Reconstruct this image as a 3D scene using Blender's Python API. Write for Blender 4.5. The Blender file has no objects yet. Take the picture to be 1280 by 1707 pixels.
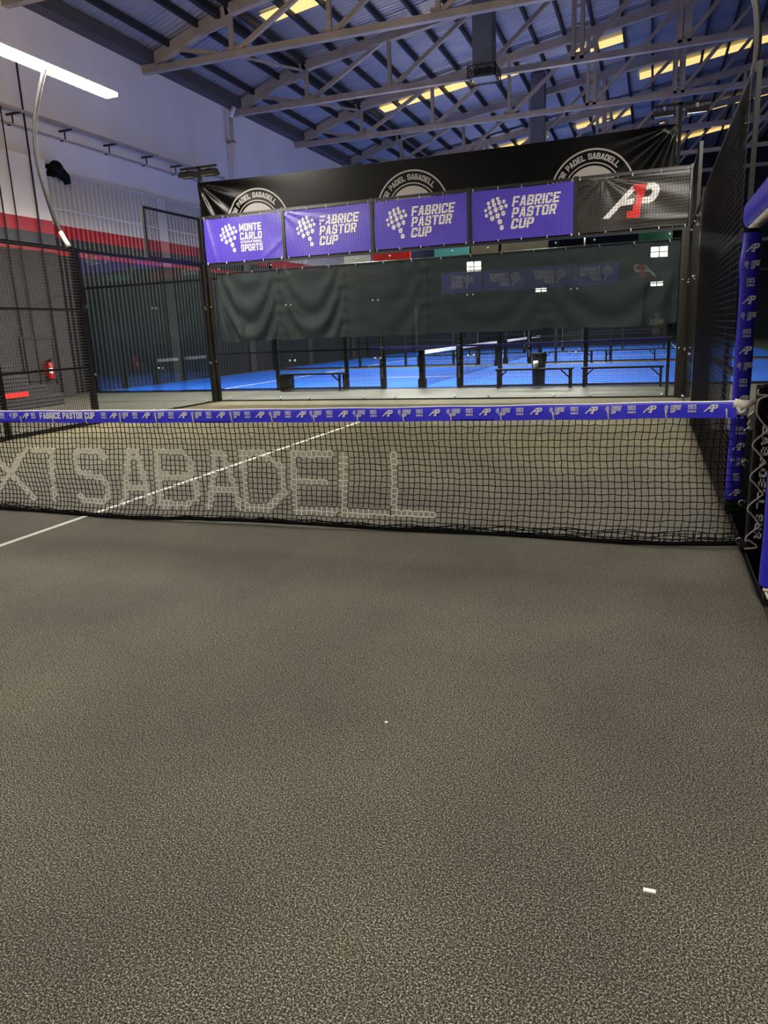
import bpy, math, random
from mathutils import Vector, Matrix
random.seed(7)
SC = bpy.context.scene
COL = SC.collection
PI = math.pi
ORG = {}          # world origin of every thing, so parts can be written in world coordinates

# ------------------------------------------------------------------ materials
def lin(c):
    def f(v):
        v /= 255.0
        return v / 12.92 if v <= 0.04045 else ((v + 0.055) / 1.055) ** 2.4
    return (f(c[0]), f(c[1]), f(c[2]), 1.0)

def mat(name, rgb, rough=0.5, metal=0.0, spec=0.5, emit=None, strength=0.0):
    m = bpy.data.materials.new(name); m.use_nodes = True
    b = m.node_tree.nodes['Principled BSDF']
    b.inputs['Base Color'].default_value = lin(rgb)
    b.inputs['Roughness'].default_value = rough
    b.inputs['Metallic'].default_value = metal
    b.inputs['Specular IOR Level'].default_value = spec
    if emit:
        b.inputs['Emission Color'].default_value = lin(emit)
        b.inputs['Emission Strength'].default_value = strength
    return m

def nodes(m):
    nt = m.node_tree
    return nt, nt.nodes, nt.links, nt.nodes['Principled BSDF']

def obj_coord(nt, scale=(1, 1, 1)):
    g = nt.nodes.new('ShaderNodeNewGeometry')
    mp = nt.nodes.new('ShaderNodeMapping')
    mp.inputs['Scale'].default_value = scale
    nt.links.new(g.outputs['Position'], mp.inputs['Vector'])
    return mp.outputs['Vector']

def noise(nt, vec, scale, detail=2, rough=0.5):
    n = nt.nodes.new('ShaderNodeTexNoise')
    n.inputs['Scale'].default_value = scale
    n.inputs['Detail'].default_value = detail
    n.inputs['Roughness'].default_value = rough
    nt.links.new(vec, n.inputs['Vector'])
    return n.outputs['Fac']

def ramp(nt, fac, stops, interp='LINEAR'):
    r = nt.nodes.new('ShaderNodeValToRGB')
    r.color_ramp.interpolation = interp
    e = r.color_ramp.elements
    while len(e) < len(stops): e.new(0.5)
    for k, (p, c) in enumerate(stops):
        e[k].position = p; e[k].color = c if len(c) == 4 else lin(c)
    nt.links.new(fac, r.inputs['Fac'])
    return r.outputs['Color']

def mixc(nt, fac, a, b, mode='MIX'):
    x = nt.nodes.new('ShaderNodeMix'); x.data_type = 'RGBA'; x.blend_type = mode
    if isinstance(fac, (int, float)): x.inputs['Factor'].default_value = fac
    else: nt.links.new(fac, x.inputs['Factor'])
    for s, v in ((6, a), (7, b)):
        if isinstance(v, tuple): x.inputs[s].default_value = v
        else: nt.links.new(v, x.inputs[s])
    return x.outputs[2]

def mottled(name, rgb1, rgb2, scale, rough=0.6, metal=0.0, detail=4, stretch=(1, 1, 1), bump=0.0, spec=0.5):
    m = mat(name, rgb1, rough, metal, spec)
    nt, ns, ln, b = nodes(m)
    f = noise(nt, obj_coord(nt, stretch), scale, detail)
    ln.new(ramp(nt, f, [(0.32, rgb1), (0.68, rgb2)]), b.inputs['Base Color'])
    if bump:
        bp = ns.new('ShaderNodeBump'); bp.inputs['Strength'].default_value = bump
        bp.inputs['Distance'].default_value = 0.01
        ln.new(f, bp.inputs['Height']); ln.new(bp.outputs['Normal'], b.inputs['Normal'])
    return m

def turf_material():
    m = mat('turf', (90, 85, 72), 0.8, spec=0.25)
    nt, ns, ln, b = nodes(m)
    v = obj_coord(nt)
    n1 = noise(nt, v, 430, 3, 0.7); n2 = noise(nt, v, 190, 2, 0.6)
    fx = ns.new('ShaderNodeMix'); fx.data_type = 'FLOAT'; fx.inputs['Factor'].default_value = 0.42
    ln.new(n1, fx.inputs['A']); ln.new(n2, fx.inputs['B']); fine = fx.outputs['Result']
    c = ramp(nt, fine, [(0.39, (8, 8, 7)), (0.475, (38, 36, 32)), (0.525, (79, 76, 68)), (0.60, (204, 200, 184))])
    big = noise(nt, v, 0.9, 4, 0.55)
    tone = ramp(nt, big, [(0.3, (0.74, 0.72, 0.72, 1)), (0.7, (1.18, 1.15, 1.05, 1))])
    c = mixc(nt, 1.0, c, tone, 'MULTIPLY')
    # quartz sand left lying in streaks on the far half
    st = noise(nt, obj_coord(nt, (0.9, 7.0, 1.0)), 2.6, 3, 0.6)
    stm = ramp(nt, st, [(0.60, (0, 0, 0, 1)), (0.74, (1, 1, 1, 1))])
    sep = ns.new('ShaderNodeSeparateXYZ'); ln.new(v, sep.inputs[0])
    far = ns.new('ShaderNodeMapRange')
    far.inputs['From Min'].default_value = 0.4; far.inputs['From Max'].default_value = 4.0
    ln.new(sep.outputs['Y'], far.inputs['Value'])
    mu = ns.new('ShaderNodeMath'); mu.operation = 'MULTIPLY'
    ln.new(stm, mu.inputs[0]); ln.new(far.outputs[0], mu.inputs[1])
    mu2 = ns.new('ShaderNodeMath'); mu2.operation = 'MULTIPLY'; mu2.inputs[1].default_value = 0.55
    ln.new(mu.outputs[0], mu2.inputs[0])
    c = mixc(nt, mu2.outputs[0], c, lin((150, 140, 104)))
    c = mixc(nt, far.outputs[0], c, mixc(nt, 1.0, c, (0.80, 0.76, 0.58, 1), 'MULTIPLY'))   # olive sand tint, also darkened to offset strong light on this half
    ln.new(c, b.inputs['Base Color'])
    bp = ns.new('ShaderNodeBump'); bp.inputs['Strength'].default_value = 0.5
    bp.inputs['Distance'].default_value = 0.006
    ln.new(fine, bp.inputs['Height']); ln.new(bp.outputs['Normal'], b.inputs['Normal'])
    return m

def glass_material(name, tint, ior=1.5):
    m = bpy.data.materials.new(name); m.use_nodes = True
    nt = m.node_tree; nt.nodes.clear()
    out = nt.nodes.new('ShaderNodeOutputMaterial')
    tr = nt.nodes.new('ShaderNodeBsdfTransparent'); tr.inputs[0].default_value = tint
    gl = nt.nodes.new('ShaderNodeBsdfGlossy'); gl.inputs['Roughness'].default_value = 0.0
    fr = nt.nodes.new('ShaderNodeFresnel')
    g = nt.nodes.new('ShaderNodeNewGeometry')      # same index from both sides: the thin pane does not bend the ray
    ma = nt.nodes.new('ShaderNodeMapRange')
    ma.inputs['To Min'].default_value = ior; ma.inputs['To Max'].default_value = 1.0 / ior
    nt.links.new(g.outputs['Backfacing'], ma.inputs['Value']); nt.links.new(ma.outputs[0], fr.inputs['IOR'])
    mx = nt.nodes.new('ShaderNodeMixShader')
    nt.links.new(fr.outputs[0], mx.inputs[0]); nt.links.new(tr.outputs[0], mx.inputs[1])
    nt.links.new(gl.outputs[0], mx.inputs[2]); nt.links.new(mx.outputs[0], out.inputs[0])
    return m

M = {}
M['turf'] = turf_material()
M['line'] = mottled('line_paint', (232, 230, 222), (205, 203, 195), 60, 0.8)
M['black_strip'] = mat('black_strip', (9, 9, 9), 1.0, spec=0.0)
M['concrete'] = mottled('concrete', (66, 64, 57), (80, 78, 69), 0.8, 0.55, detail=6)
M['blue_turf'] = mottled('blue_turf', (22, 82, 186), (28, 94, 200), 40, 0.8, spec=0.2)
M['plaster'] = mottled('plaster', (216, 203, 196), (228, 216, 209), 0.5, 0.85, detail=6, stretch=(1, 1, 0.35))
M['white_sheet'] = mottled('white_sheet', (186, 177, 170), (200, 191, 184), 0.7, 0.5, stretch=(1, 1, 0.3))
M['red_paint'] = mottled('red_paint', (170, 20, 38), (152, 17, 34), 1.5, 0.5)
M['black_paint'] = mottled('black_paint', (38, 39, 44), (46, 46, 50), 1.5, 0.5)
M['brown_paint'] = mottled('brown_paint', (36, 32, 30), (44, 39, 37), 0.8, 0.7)
M['dark_sheet'] = mottled('dark_sheet', (18, 20, 22), (24, 26, 29), 0.7, 0.5)
M['roof_sheet'] = mottled('roof_sheet', (158, 156, 164), (174, 172, 180), 0.35, 0.36, 0.55, stretch=(0.4, 1, 1))
M['gutter'] = mat('gutter_brown', (74, 66, 66), 0.7)
M['truss'] = mottled('truss_paint', (176, 158, 142), (154, 138, 124), 1.6, 0.55)
M['purlin'] = mat('purlin_dark', (24, 24, 30), 0.6)
M['skylight'] = mat('skylight', (240, 210, 120), 0.5, emit=(255, 222, 134), strength=1.0)
M['black_metal'] = mottled('black_metal', (20, 20, 21), (28, 27, 27), 3, 0.38, 0.0)
M['post_metal'] = mottled('post_metal', (24, 22, 19), (32, 29, 25), 3, 0.35)
M['wire'] = mat('wire', (34, 33, 33), 0.35, spec=0.6)
M['wire_grey'] = mat('wire_grey', (118, 110, 104), 0.4, spec=0.6)
M['wire_lit'] = mat('wire_lit', (136, 124, 114), 0.4, spec=0.6)  # horizontal wires coloured paler to stand for the light they catch
M['steel'] = mat('steel', (205, 205, 205), 0.25, 0.9)
M['steel_dull'] = mat('steel_dull', (150, 148, 144), 0.4, 0.8)
M['purple'] = mat('banner_purple', (86, 66, 198), 0.38)
M['banner_black'] = mat('banner_black', (5, 5, 6), 0.3, spec=0.12)
M['banner_dark'] = mat('banner_dark', (44, 40, 34), 0.42, spec=0.4)
M['white'] = mat('print_white', (238, 234, 232), 0.55)
M['red'] = mat('print_red', (226, 34, 30), 0.5)
M['emblem'] = mat('emblem_grey', (136, 130, 127), 0.55)
M['emblem_dark'] = mat('emblem_black', (8, 8, 9), 0.5)
M['tape'] = mat('tape_blue', (60, 56, 224), 0.42)
M['pad'] = mat('pad_blue', (46, 36, 190), 0.36)
M['cord'] = mat('net_cord', (8, 8, 8), 0.9, spec=0.1)
M['cord_white'] = mat('net_cord_white', (214, 210, 196), 0.8)
M['rope'] = mat('rope_white', (216, 208, 196), 0.7)
M['curtain'] = mottled('curtain', (33, 36, 39), (39, 42, 45), 30, 0.75, stretch=(1, 1, 4))
M['glass'] = glass_material('glass', (0.89, 0.93, 0.925, 1), 1.6)
M['lamp'] = mat('lamp_glow', (255, 250, 240), 0.5, emit=(255, 244, 222), strength=240)
M['lamp_dim'] = mat('lamp_glow_dim', (255, 250, 240), 0.5, emit=(255, 244, 222), strength=60)
M['lamp_added'] = mat('lamp_glow_added', (255, 250, 240), 0.5, emit=(255, 244, 222), strength=60)  # for the added lamps over the blue courts
M['lamp_small'] = mat('lamp_glass', (120, 108, 88), 0.2)
M['window_lit'] = mat('window_lit', (255, 255, 255), 0.5, emit=(255, 250, 235), strength=22)
M['duct'] = mottled('duct', (104, 108, 116), (116, 120, 128), 2, 0.45, 0.5)
M['rubber'] = mat('rubber', (11, 11, 12), 0.65, spec=0.15)
M['pole_lit'] = mat('pole_lit', (188, 180, 160), 0.5)  # cream tone stands in for light on the pole's lower end
M['bench'] = mat('bench', (14, 14, 16), 0.7, spec=0.25)
M['stand'] = mottled('stand_board', (36, 37, 41), (44, 45, 48), 2, 0.55)
M['ext_red'] = mat('extinguisher_red', (176, 14, 24), 0.25)
M['teal'] = mat('teal', (70, 150, 150), 0.6)
M['brown_sign'] = mat('brown_sign', (98, 88, 70), 0.5)
M['green_sign'] = mat('green_sign', (52, 128, 100), 0.5)
M['dark_wall'] = mottled('dark_wall', (44, 50, 56), (54, 60, 66), 0.5, 0.8)

# ------------------------------------------------------------------ mesh builder
# heavy block lettering drawn from polygons in a unit cell (x right, y up)
def _r(a, b, c, d): return [(a, b), (c, b), (c, d), (a, d)]
_W, _H = 0.33, 0.21
_TOP = [(0, .85), (.15, 1), (.85, 1), (1, .85), (.92, 1 - _H), (.08, 1 - _H)]
_BOT = [(.08, _H), (.92, _H), (1, .15), (.85, 0), (.15, 0), (0, .15)]
_L, _Rr = _r(0, 0, _W, 1), _r(1 - _W, 0, 1, 1)
_P = [_L, [(0, 1 - _H), (0, 1), (.82, 1), (1, .86), (.9, 1 - _H)], _r(1 - _W, .48, 1, .86), [(0, .36), (.82, .36), (1, .50), (.9, .36 + .19), (0, .55)]]
GLY = {
 'A': [[(0, 0), (.33, 0), (.58, 1), (.30, 1)], [(.67, 0), (1, 0), (.70, 1), (.42, 1)], _r(.2, .18, .8, .36), _r(.3, .84, .7, 1)],
 'B': [_L, [(0, 1 - _H), (0, 1), (.8, 1), (.96, .87), (.88, 1 - _H)], _r(.64, .55, .96, .87), _r(0, .41, .86, .59), _r(1 - _W, .14, 1, .46), [(0, 0), (0, _H), (.9, _H), (1, .14), (.82, 0)]],
 'C': [_r(0, .15, _W, .85), _TOP, _BOT, _r(1 - _W, .64, 1, .85), _r(1 - _W, .15, 1, .36)],
 'D': [_L, [(0, 1 - _H), (0, 1), (.8, 1), (1, .84), (.9, 1 - _H)], _r(1 - _W, .16, 1, .84), [(0, 0), (0, _H), (.9, _H), (1, .16), (.8, 0)]],
 'E': [_L, _r(0, 1 - _H, 1, 1), _r(0, .4, .9, .6), _r(0, 0, 1, _H)],
 'F': [_L, _r(0, 1 - _H, 1, 1), _r(0, .36, .9, .57)],
 'I': [_r(0, 0, 1, 1)], 'L': [_L, _r(0, 0, 1, _H)],
 'M': [_r(0, 0, .27, 1), _r(.73, 0, 1, 1), [(.0, 1), (.27, 1), (.6, .2), (.4, .2)], [(.73, 1), (1, 1), (.6, .2), (.4, .2)]],
 'N': [_r(0, 0, .3, 1), _r(.7, 0, 1, 1), [(0, 1), (.32, 1), (1, 0), (.68, 0)]],
 'O': [_r(0, .15, _W, .85), _r(1 - _W, .15, 1, .85), _TOP, _BOT],
 'P': _P, 'R': _P + [[(.40, .40), (.76, .40), (1.03, 0), (.67, 0)]],
 'S': [_TOP, _BOT, _r(0, .58, _W, .85), _r(1 - _W, .64, 1, .85), [(0, .60), (.12, .44), (1, .40), (.88, .58)], _r(1 - _W, .15, 1, .44), _r(0, .15, _W, .34)],
 'T': [_r(0, 1 - _H, 1, 1), _r(.5 - _W / 2, 0, .5 + _W / 2, 1)],
 'U': [_r(0, .15, _W, 1), _r(1 - _W, .15, 1, 1), _BOT]}
_text_cache = {}
def text_geo(s, bold=0.0, shear=0.0):
    key = (s, shear)
    if key in _text_cache: return _text_cache[key]
    vs, fs, x = [], [], 0.0
    for ch in s:
        if ch == ' ': x += 0.55; continue
        cw = {'I': 0.36, 'M': 1.25}.get(ch, 1.0)
        for pg in GLY[ch]:
            o = len(vs); vs += [(x + px * cw + shear * 1.4 * py, py) for px, py in pg]; fs.append(tuple(range(o, len(vs))))
        x += cw + 0.14
    x0 = min(v[0] for v in vs); x1 = max(v[0] for v in vs)
    vs = [((v[0] - x0) / (x1 - x0), v[1]) for v in vs]
    _text_cache[key] = (vs, fs, x1 - x0)
    return _text_cache[key]

class MB:
    def __init__(s): s.v = []; s.f = []; s.m = []; s.smooth = []
    def add(s, vs, fs, m=0, smooth=False):
        o = len(s.v); s.v += [Vector(p) for p in vs]
        for f in fs:
            s.f.append([i + o for i in f]); s.m.append(m); s.smooth.append(smooth)
        return s
    def box(s, a, b, m=0):
        (x0, y0, z0), (x1, y1, z1) = a, b
        s.add([(x0, y0, z0), (x1, y0, z0), (x1, y1, z0), (x0, y1, z0), (x0, y0, z1), (x1, y0, z1), (x1, y1, z1), (x0, y1, z1)],
              [(0, 3, 2, 1), (4, 5, 6, 7), (0, 1, 5, 4), (1, 2, 6, 5), (2, 3, 7, 6), (3, 0, 4, 7)], m); return s
    def bar(s, p, q, w, h=None, m=0, up=(0, 0, 1), caps=True):
        h = h or w; p = Vector(p); q = Vector(q); d = (q - p).normalized(); up = Vector(up)
        if abs(d.dot(up)) > 0.98: up = Vector((0, 1, 0))
        a = d.cross(up).normalized() * (w / 2); b = a.cross(d).normalized() * (h / 2)
        vs = [p - a - b, p + a - b, p + a + b, p - a + b, q - a - b, q + a - b, q + a + b, q - a + b]
        fs = [(0, 1, 5, 4), (1, 2, 6, 5), (2, 3, 7, 6), (3, 0, 4, 7)]
        if caps: fs += [(0, 3, 2, 1), (4, 5, 6, 7)]
        s.add(vs, fs, m); return s
    def tube(s, pts, r, n=8, m=0, closed=False, mats=None):
        pts = [Vector(p) for p in pts]; rings = []; K = len(pts)
        prev = None
        for i, p in enumerate(pts):
            a = pts[(i - 1) % K] if (i or closed) else p
            b = pts[(i + 1) % K] if (i < K - 1 or closed) else p
            d = (b - a).normalized()
            if prev is None:
                t = Vector((0, 0, 1)) if abs(d.z) < 0.9 else Vector((1, 0, 0))
                u = d.cross(t).normalized()
            else:
                u = (prev - d * prev.dot(d)).normalized()
            prev = u; w = d.cross(u)
            rr = r[i] if isinstance(r, (list, tuple)) else r
            rings.append([p + (u * math.cos(2 * PI * k / n) + w * math.sin(2 * PI * k / n)) * rr for k in range(n)])
        o = len(s.v); s.v += [p for g in rings for p in g]
        seg = K if closed else K - 1
        for i in range(seg):
            j = (i + 1) % K
            for k in range(n):
                l = (k + 1) % n
                s.f.append([o + i * n + k, o + i * n + l, o + j * n + l, o + j * n + k])
                s.m.append(mats[i] if mats else m); s.smooth.append(n > 4)
        if not closed:
            s.f.append([o + k for k in range(n)][::-1]); s.m.append(m); s.smooth.append(False)
            s.f.append([o + (K - 1) * n + k for k in range(n)]); s.m.append(m); s.smooth.append(False)
        return s
    def cyl(s, p, q, r, n=16, m=0): return s.tube([p, q], r, n, m)
    def grid(s, fn, nu, nv, m=0, smooth=True, mfn=None):
        o = len(s.v)
        for j in range(nv + 1):
            for i in range(nu + 1): s.v.append(Vector(fn(i / nu, j / nv)))
        for j in range(nv):
            for i in range(nu):
                a = o + j * (nu + 1) + i
                s.f.append([a, a + 1, a + nu + 2, a + nu + 1]); s.m.append(mfn(i, j) if mfn else m); s.smooth.append(smooth)
        return s
    def sphere(s, c, r, m=0, nu=12, nv=8, sc=(1, 1, 1)):
        def f(u, v):
            a = 2 * PI * u; b = PI * v
            return (c[0] + r * sc[0] * math.sin(b) * math.cos(a), c[1] + r * sc[1] * math.sin(b) * math.sin(a), c[2] - r * sc[2] * math.cos(b))
        return s.grid(f, nu, nv, m)
    def text(s, txt, fn, m=0, bold=0.02, shear=0.0):
        """fn maps the unit square of the written line (x right, y up) to a point"""
        vs, fs, asp = text_geo(txt, bold, shear)
        return s.add([fn(x, y) for x, y in vs], fs, m)
    def build(s, name, mats, parent=None, origin=None):
        me = bpy.data.meshes.new(name)
        if parent is not None: o = Vector(ORG[parent.name])
        elif origin is not None: o = Vector(origin)
        else:
            xs = [p.x for p in s.v]; ys = [p.y for p in s.v]; zs = [p.z for p in s.v]
            o = Vector(((min(xs) + max(xs)) / 2, (min(ys) + max(ys)) / 2, min(zs)))
        me.from_pydata([tuple(p - o) for p in s.v], [], s.f)
        for mm in (mats if isinstance(mats, (list, tuple)) else [mats]): me.materials.append(M[mm])
        me.polygons.foreach_set('material_index', s.m)
        me.polygons.foreach_set('use_smooth', s.smooth)
        me.update()
        ob = bpy.data.objects.new(name, me); COL.objects.link(ob)
        if parent is not None: ob.parent = parent
        else: ob.location = o
        ORG[ob.name] = tuple(o)
        return ob

def tag(o, label, cat, group=None, kind=None):
    o['label'] = label; o['category'] = cat
    if group: o['group'] = group
    if kind: o['kind'] = kind
    return o

def thing(name, loc, label, cat, group=None, kind=None):
    o = bpy.data.objects.new(name, None); COL.objects.link(o)
    o.empty_display_size = 0.2; o.location = loc; ORG[o.name] = tuple(loc)
    return tag(o, label, cat, group, kind)

def struct(o, label=None):
    o['kind'] = 'structure'
    if label: o['label'] = label
    return o

def copy_tree(o, parent=None):
    c = o.copy(); COL.objects.link(c)
    if parent is not None: c.parent = parent
    for ch in o.children: copy_tree(ch, c)
    return c

# ------------------------------------------------------------------ camera
CP = (-0.572589, -4.914147, 1.405452)
yaw, pitch, roll, FPX = 0.349534, 0.239376, 0.0416023, 1228.89
f = Vector((-math.sin(yaw) * math.cos(pitch), math.cos(yaw) * math.cos(pitch), -math.sin(pitch)))
r = Vector((math.cos(yaw), math.sin(yaw), 0)); d = f.cross(r)
r2 = math.cos(roll) * r + math.sin(roll) * d; d2 = -math.sin(roll) * r + math.cos(roll) * d
cam = bpy.data.cameras.new('camera'); cam.sensor_fit = 'HORIZONTAL'; cam.sensor_width = 36.0
cam.lens = FPX * 36.0 / 1280.0; cam.clip_start = 0.02; cam.clip_end = 300
co = bpy.data.objects.new('camera', cam); COL.objects.link(co)
up = -d2; bk = -f
co.matrix_world = Matrix(((r2.x, up.x, bk.x, CP[0]), (r2.y, up.y, bk.y, CP[1]), (r2.z, up.z, bk.z, CP[2]), (0, 0, 0, 1)))
SC.camera = co

# ------------------------------------------------------------------ setting: floor, courts
XL, XR, YN, YF = -16.5, 14.0, -22.0, 62.0
struct(MB().box((XL, YN, -0.2), (XR, YF, -0.012)).build('floor', 'concrete'), 'grey concrete hall floor between the courts')
turf = struct(MB().box((-10.0, -10.0, -0.012), (0.0, 10.0, 0.0)).build('floor', 'turf'), 'charcoal speckled artificial turf of the near court')
MB().box((-5.025, -6.95, 0.0), (-4.975, 6.95, 0.003)).build('centre_line', 'line', turf)
MB().box((-10, 6.93, 0.0), (0, 6.98, 0.0025)).build('service_line', 'line', turf)
struct(MB().box((0.03, -3.0, -0.012), (1.5, 5.6, -0.004)).build('floor', 'black_strip'), 'added black floor strip outside the right entrance')  # black strip added over the concrete to keep this spot dark
def blue_court(y0, label):
    t = struct(MB().box((-16.0, y0, -0.012), (4.0, y0 + 10, 0.0)).build('floor', 'blue_turf'), label)
    MB().box((-12.12, y0, 0), (-12.05, y0 + 10, 0.003)).build('service_line', 'line', t)
    MB().box((0.55, y0, 0), (0.62, y0 + 10, 0.003)).build('service_line', 'line', t)
    MB().box((-12.05, y0 + 4.35, 0), (0.55, y0 + 4.42, 0.0025)).build('centre_line', 'line', t)
blue_court(13.1, 'bright blue court surface behind the dark curtain')
blue_court(24.6, 'bright blue court surface of the second court behind')
blue_court(36.1, 'bright blue court surface farthest from the net')

# ------------------------------------------------------------------ setting: hall walls
wl = struct(MB().box((XL - 0.3, YN, 6.1), (XL, YF, 10.25)).build('wall_left', 'plaster'), 'tall white plastered hall wall on the left')
def corrug(mb, x, y0, y1, z0, z1, m, pitch=0.2, depth=0.075):
    n = int(round((y1 - y0) / pitch)); prof = []
    for k in range(n):
        a = y0 + k * pitch
        prof += [(a, 0), (a + 0.36 * pitch, 0), (a + 0.5 * pitch, depth), (a + 0.86 * pitch, depth)]
    prof.append((y1, 0)); o = len(mb.v)
    for (yy, dd) in prof:
        mb.v += [Vector((x + dd, yy, z0)), Vector((x + dd, yy, z1))]
    for k in range(len(prof) - 1):
        mb.f.append([o + 2 * k, o + 2 * k + 2, o + 2 * k + 3, o + 2 * k + 1]); mb.m.append(m); mb.smooth.append(False)
bands = [(0.0, 3.88, 3), (3.88, 4.0, 1), (4.0, 4.36, 2), (4.36, 4.70, 1), (4.70, 6.1, 0)]
mb = MB()
for z0, z1, k in bands: corrug(mb, XL, 12.3, YF, z0, z1, k)
mb.box((XL - 0.3, 12.3, 0), (XL - 0.02, YF, 6.1), 3)
mb.build('corrugated_cladding', ['white_sheet', 'red_paint', 'black_paint', 'dark_sheet'], wl)
mb = MB()
for z0, z1, k in bands: mb.box((XL - 0.3, YN, z0), (-16.1, 12.3, z1), k)
mb.box((-16.5, YN, 6.1), (-16.1, 12.3, 6.25), 0)
mb.build('masonry_base', ['plaster', 'red_paint', 'black_paint', 'brown_paint'], wl)
for zz in (5.12, 6.1):
    MB().box((XL + 0.03, 12.3, zz - 0.03), (XL + 0.09, YF, zz + 0.03)).build('girt', 'white_sheet', wl)
for yc in (17.75, 23.2, 28.9, 34.6, 40.3, 46.0):
    mb = MB()
    for z0, z1, k in bands: mb.box((XL, yc - 0.25, z0), (XL + 0.12, yc + 0.25, z1), k)
    mb.build('pilaster', ['white_sheet', 'red_paint', 'black_paint', 'brown_paint'], wl)
struct(MB().box((XL - 0.3, YF, 0), (XR + 0.3, YF + 0.3, 17)).build('wall_back', 'dark_wall'), 'dark far end wall of the hall')
struct(MB().box((XR, YN, 0), (XR + 0.3, YF, 17)).build('wall_right', 'dark_wall'), 'dark right hand hall wall beyond the mesh fence')
wf = struct(MB().box((XL - 0.3, YN - 0.3, 0), (XR + 0.3, YN, 17)).build('wall_front', 'dark_wall'), 'dark hall wall behind the camera')

# roof
def zr(x):
    return 11.42 - 0.335 * (-13.2 - x) if x < -13.2 else 11.56 + 0.145 * (x + 13.2)
mb = MB()
def roofsheet(mb, xs, y0, y1, pitch=0.22, depth=0.04):
    n = int(round((y1 - y0) / pitch)); o = len(mb.v); prof = []
    for k in range(n):
        a = y0 + k * pitch
        prof += [(a, 0), (a + 0.4 * pitch, 0), (a + 0.5 * pitch, -depth), (a + 0.9 * pitch, -depth)]
    prof.append((y1, 0)); w = len(xs)
    for (yy, dd) in prof:
        for x, z in xs: mb.v.append(Vector((x, yy, z + dd)))
    for k in range(len(prof) - 1):
        for i in range(w - 1):
            a = o + k * w + i
            mb.f.append([a, a + 1, a + w + 1, a + w]); mb.m.append(0); mb.smooth.append(False)
roofsheet(mb, [(-16.7, zr(-16.7) + 0.04), (-13.2, zr(-13.2001) + 0.04)], YN, YF)
roofsheet(mb, [(-13.35, zr(-13.2) + 0.02), (XR + 0.2, zr(XR) + 0.2)], YN, YF)
ceil = struct(mb.build('ceiling', 'roof_sheet'), 'blue grey corrugated roof sheets')
struct(MB().box((-16.5, YN, 10.08), (-16.0, YF, 10.14)).box((-16.02, YN, 10.08), (-15.97, YF, 10.4)).build('trim_1', 'gutter'), 'dark brown eaves gutter band along the left wall')

# skylight strips let into the roof
def skylight(x0, x1, y0, y1, label):
    mb = MB(); a = 0.055
    n = int((y1 - y0) / 0.22)
    mb.grid(lambda u, v: (x0 + (x1 - x0) * u, y0 + (y1 - y0) * v, zr(x0 + (x1 - x0) * u) - a + 0.2 * 0 ), 4, max(1, n), 0, False)
    t = tag(mb.build('skylight', 'skylight'), label, 'skylight', 'translucent strips in the roof')
    return t
skylight(-13.0, -8.7, 19.35, 20.1, 'glowing yellow skylight strip at the top, left of the square duct')
skylight(-13.0, -8.5, 30.75, 31.6, 'glowing yellow skylight strip above the black banner, left of the duct mouth')
skylight(-7.8, -6.4, 31.3, 32.1, 'short yellow skylight right beside the duct mouth')
skylight(-4.3, -2.2, 31.3, 32.2, 'short pale yellow skylight strip crossed by a thick truss upright')
skylight(-1.7, 5.5, 37.2, 38.3, 'long pale yellow skylight strip at the upper right')
skylight(-5.3, -2.2, 43.5, 44.4, 'pale skylight strip just above the right half of the black banner')
skylight(-0.7, 5.6, 47.5, 48.6, 'long skylight strip behind the right pair of floodlights')
skylight(-13.0, -7.0, 43.5, 44.4, 'skylight strip low above the middle of the black banner')
skylight(0.0, 5.6, 54.0, 55.0, 'farthest skylight strip seen beside the grey mesh panel')

# purlins
PG = 'dark purlins under the roof sheets'
x = -16.5 + 1.1; k = 0
while x < XR:
    z = zr(x) - 0.09
    ob = MB().box((x - 0.05, YN, z - 0.14), (x + 0.05, YF, z + 0.06)).build('purlin', 'purlin')
    tag(ob, 'dark steel purlin running lengthwise under the blue roof sheets', 'purlin', PG)
    if k == 2:
        tag(MB().box((x - 0.42, YN, zr(x - 0.42) - 0.34), (x - 0.24, YF, zr(x - 0.42) - 0.1)).build('purlin', 'purlin'),
            'dark steel purlin running lengthwise under the blue roof sheets', 'purlin', PG)
    x += 1.1; k += 1

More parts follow.
